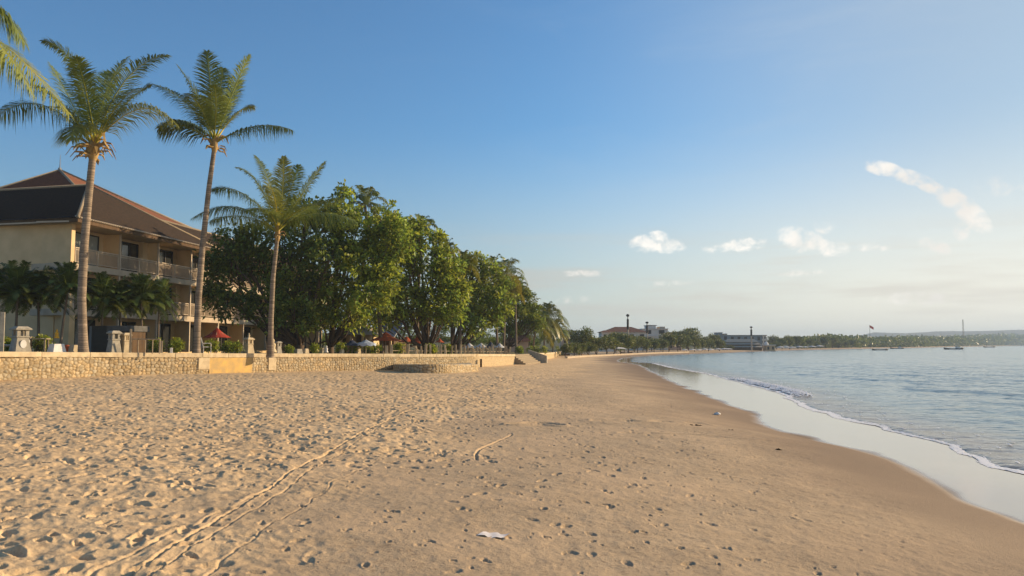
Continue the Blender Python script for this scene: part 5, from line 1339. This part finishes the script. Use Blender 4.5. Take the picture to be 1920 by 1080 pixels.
def flag():
    Y = 560; t = mast(1630, 612, 653, Y, 'flagpole with a dark flag on the far beach', 'pole', .14, 'flagpole', 'flagpole'); h = P(1630, 609, Y).z - t.location.z
    m = MB(); vs = []
    for i in range(6):
        for j in range(3): vs.append((i * .55 - .1, .25 * math.sin(i * 1.1), h - j * .9 - i * .35))
    m.add(vs, [(i * 3 + j, i * 3 + j + 1, i * 3 + j + 4, i * 3 + j + 3) for i in range(5) for j in range(2)]); m.build('flag', M_['redcloth'], t)
flag()
def boat(px, row, w, label, cabin=False, hullm='darkmetal', name='boat', ang=0.0, sand=False, onY=None, fit=None):
    if sand: x, y = (P(px, row, onY).x, onY) if onY else GT(px, row); z = gz(x, y) + .12
    else: x, y = G(px, row, WATER); z = WATER
    L_ = px2m(w, y) * (1 if fit is None else fit); t = empty(name, (x, y, z), ang, label, 'boat'); n = 11; m = MB(); vs = []; W = L_ * .075; H = L_ * .06
    for i in range(n):
        f = i / (n - 1) * 2 - 1; k = max(.03, (1 - abs(f) ** 2.4)); sh = H * (1 + .9 * abs(f) ** 3)
        for a, b in ((-1, 1), (-.75, .35), (0, -.15), (.75, .35), (1, 1)): vs.append((f * L_ / 2, a * W * k, b * sh + (H * .55 * abs(f) ** 3 if b < 1 else 0)))
    m.add(vs, [(i * 5 + j, i * 5 + j + 1, (i + 1) * 5 + j + 1, (i + 1) * 5 + j) for i in range(n - 1) for j in range(4)]); o = m.build('hull', M_[hullm], t, True); sd = o.modifiers.new('thick', 'SOLIDIFY'); sd.thickness = max(.04, L_ * .006)
    for f in (-.5, 0, .45): MB().box((f * L_ / 2 - .12, -W * .9, H * .75), (f * L_ / 2 + .12, W * .9, H * .85)).build('thwart', M_['fadedwood'], t)
    if not sand:
        for s in (-1, 1): MB().tube([(-L_ * .3, s * L_ * .16, 0.05), (L_ * .3, s * L_ * .16, 0.05)], L_ * .010, 6).build('outrigger', M_['whitepaint'], t)
        for f in (-.2, .2): MB().tube([(f * L_, -L_ * .16, .08), (f * L_, 0, H * 1.25), (f * L_, L_ * .16, .08)], L_ * .006, 5).build('crossbeam', M_['fadedwood'], t)
    if cabin:
        MB().box((L_ * .12, -W * .8, H * .9), (L_ * .30, W * .8, H * 2.6)).build('cabin', M_['whitepaint'], t, bevel=.03); MB().box((L_ * .10, -W * .95, H * 2.603), (L_ * .32, W * .95, H * 2.8)).build('cabin_roof', M_['beige'], t)
    return t
boat(1650, 657, 30, 'long low dark outrigger boat, leftmost of the four moored boats')
boat(1682, 654.2, 26, 'dark boat with a small pale cabin, second of the moored boats', True)
boat(1788, 655.4, 37, 'largest moored boat, dark with a small white cabin, under the radio mast', True)
boat(1855, 651.6, 24, 'small dark outrigger boat farthest to the right', ang=.1)
boat(1612, 656.2, 9, 'tiny dark skiff near the far beach, left of the moored boats')
boat(1408, 660.6, 12, 'small dark skiff close to the far beach below the lamp mast')
boat(1450, 659.0, 9, 'tiny skiff right of the one below the lamp mast')
boat(1052, 668.0, 36, 'dark wooden canoe pulled up on the sand at the end of the sea wall', sand=True, ang=-.5, hullm='timber', name='beached_canoe')
boat(1086, 663.2, 16, 'dark canoe on the beach beneath the bright bushes', sand=True, ang=.2, hullm='timber', name='beached_canoe')
boat(1175, 663.0, 22, 'dark beached boat beside the white canopy', sand=True, ang=.1, hullm='timber', name='beached_canoe')
def canopy():
    Y = 178; x = (1164 - 960) / F * Y; z = gz(x, Y); t = empty('beach_canopy', (x, Y, z), .1, 'white canopy tent on the far beach under the trees', 'canopy'); w = px2m(20, Y)
    MB().add([(-w / 2, -1, 1.5), (w / 2, -1, 1.4), (w / 2, 1, 1.4), (-w / 2, 1, 1.5), (-w / 4, 0, 1.85), (w / 4, 0, 1.7)], [(0, 1, 5, 4), (1, 2, 5), (2, 3, 4, 5), (3, 0, 4)]).build('roof', M_['whitecloth'], t)
    for a in (-1, 1):
        for b in (-1, 1): MB().tube([(a * w * .45, b * .9, 0), (a * w * .48, b * .95, 1.45)], .04, 5).build('leg', M_['whitepaint'], t)
canopy()
def shore_wall():
    pts = [];
    for px in range(1062, 1300, 12):
        Y = shoreY(px) * .985; x = (px - 960) / F * Y; pts.append((x, Y, gz(x, Y) + .28))
    w = empty('shore_wall', (0, 0, 0), 0, 'low pale wall running along the far beach under the trees', 'wall'); slab_along('coping', pts, 0.15, .3, .5, M_['beige'], w, gap=6)
shore_wall()
def umbrellas():
    rg = random.Random(3); src = None; pxs = [1283, 1297, 1309, 1320, 1331, 1345, 1357, 1365, 1462, 1473, 1484, 1497, 1508, 1521, 1535]
    for i, px in enumerate(pxs):
        Y = shoreY(px) * .985; x = (px - 960) / F * Y; z = gz(x, Y); k = Y / 245
        if src is None:
            src = empty('beach_umbrella', (0, 0, 0), 0); MB().lathe((0, 0, 0), [(1.35, .78), (.8, 1.0), (.02, 1.2)], 10).build('canopy', M_['whitecloth'], src); MB().tube([(0, 0, -.2), (0, 0, 1.2)], .04, 5).build('pole', M_['whitepaint'], src); o = src
        else: o = copy_tree(src)
        o.location = (x, Y, z); o.scale = (k * rg.uniform(.8, 1.1),) * 2 + (k * rg.uniform(.75, 1.0),)
        side = 'left of the dark beach restaurant' if i < 8 else 'right of the bright cream pavilion'
        j = (7 - i) if i < 8 else i - 8
        tag(o, f'white beach umbrella on the far beach, {ORD[j]} to the {side}', 'beach umbrella', 'white umbrellas on the far beach')
umbrellas()
# far-off wood and hills
def far_wood():
    rg = np.random.default_rng(77); C = []; S = []
    for px in np.arange(1500, 2120, 1.6):
        for rowk in range(5):
            q = px + rg.uniform(-3, 3); Y = np.interp(q, *PY) * (1.06 + .10 * rowk) + rg.uniform(0, 20); x = (q - 960) / F * Y
            top = np.interp(q, [1500, 1560, 1580, 1600, 1640, 1700, 1800, 1870, 1920, 2100], [636, 630, 634, 633, 636, 634, 634, 630, 631, 631]) + rg.uniform(-2.0, 3) + (4 - rowk) * 1.0
            zt = EYE + (646 - top) / F * Y; C.append((x, Y, zt)); S.append(Y)
    C = np.array(C); S = np.array(S); n = len(C); zg = ground(C[:, 0], C[:, 1]); hh = np.maximum(C[:, 2] - zg, 2)
    per = 38; CC = np.repeat(C, per, 0); m = len(CC); r = np.repeat(S * .0042, per)[:, None] * rg.normal(0, 1, (m, 3)) * np.array([1, 1, .45])
    CC = CC + r; CC[:, 2] = np.repeat(zg, per) + np.repeat(hh, per) * np.clip(1 - np.abs(rg.normal(0, .38, m)), .02, 1) + r[:, 2] * .5
    Ln = np.repeat(S * .0032, per) * rg.uniform(.6, 1.3, m); D = rg.normal(0, 1, (m, 3)); V, Fq = leaf_cloud(CC, D, Ln, Ln * .7, 0, rg)
    cl = np.repeat(rg.uniform(.55, 1.3, n), per); t = np.stack([cl, cl, cl], 1)
    tag(mesh_np('far_wood', V, Fq, M_['farleaf'], None, False, {'tint': np.repeat(t, 4, 0)}), 'hazy belt of dark green woods behind the far beach on the right', kind='stuff')
far_wood()
def hills():
    m = mat('hill_green', (.09, .12, .13), (.07, .095, .11), .95, .002)
    xs = np.linspace(400, 6500, 240); ys = np.linspace(0, 1, 26); V = []
    def top(px): return np.interp(px, [1380, 1450, 1500, 1560, 1600, 1640, 1665, 1700, 1760, 1850, 1920, 2100], [646, 638, 633, 628, 629, 621.5, 623, 624, 621, 619, 617.5, 615])
    X, T = np.meshgrid(xs, ys, indexing='ij'); Y0 = 2300
    px = 960 + F * X * .66 / (Y0 + 500); H = (646 - top(px)) / F * (Y0 + 500)
    prof = np.sin(np.clip(T, 0, 1) * math.pi) ** .8 * (1 + .0 * T); nz = fbm(X / 260., T * 5, 4)
    Z = -2 + H * prof * (1 + .10 * nz) ; Yy = Y0 + T * 1000 + nz * 60
    X = X * .66
    V = np.stack([X * (1 + (T - .5) * .24), Yy, Z], -1).reshape(-1, 3); i = np.arange(239 * 26).reshape(239, 26)[:, :-1].ravel()
    tag(mesh_np('hills', V, np.stack([i, i + 26, i + 27, i + 1], 1), m, None, True), kind='structure')
hills()

# ---------------------------------------------------------------- the air
def haze():
    o = MB().box((-700, -60, -4.5), (6900, 5200, 84)).build('haze', bpy.data.materials.new('haze_air')); m = o.data.materials[0]; m.use_nodes = True; nt = m.node_tree; nt.nodes.clear()
    out = nt.nodes.new('ShaderNodeOutputMaterial'); v = nt.nodes.new('ShaderNodeVolumePrincipled'); v.inputs['Color'].default_value = (.60, .76, .95, 1); v.inputs['Density'].default_value = .00026; v.inputs['Anisotropy'].default_value = .0
    nt.links.new(v.outputs[0], out.inputs['Volume']); tag(o, kind='stuff')
haze()
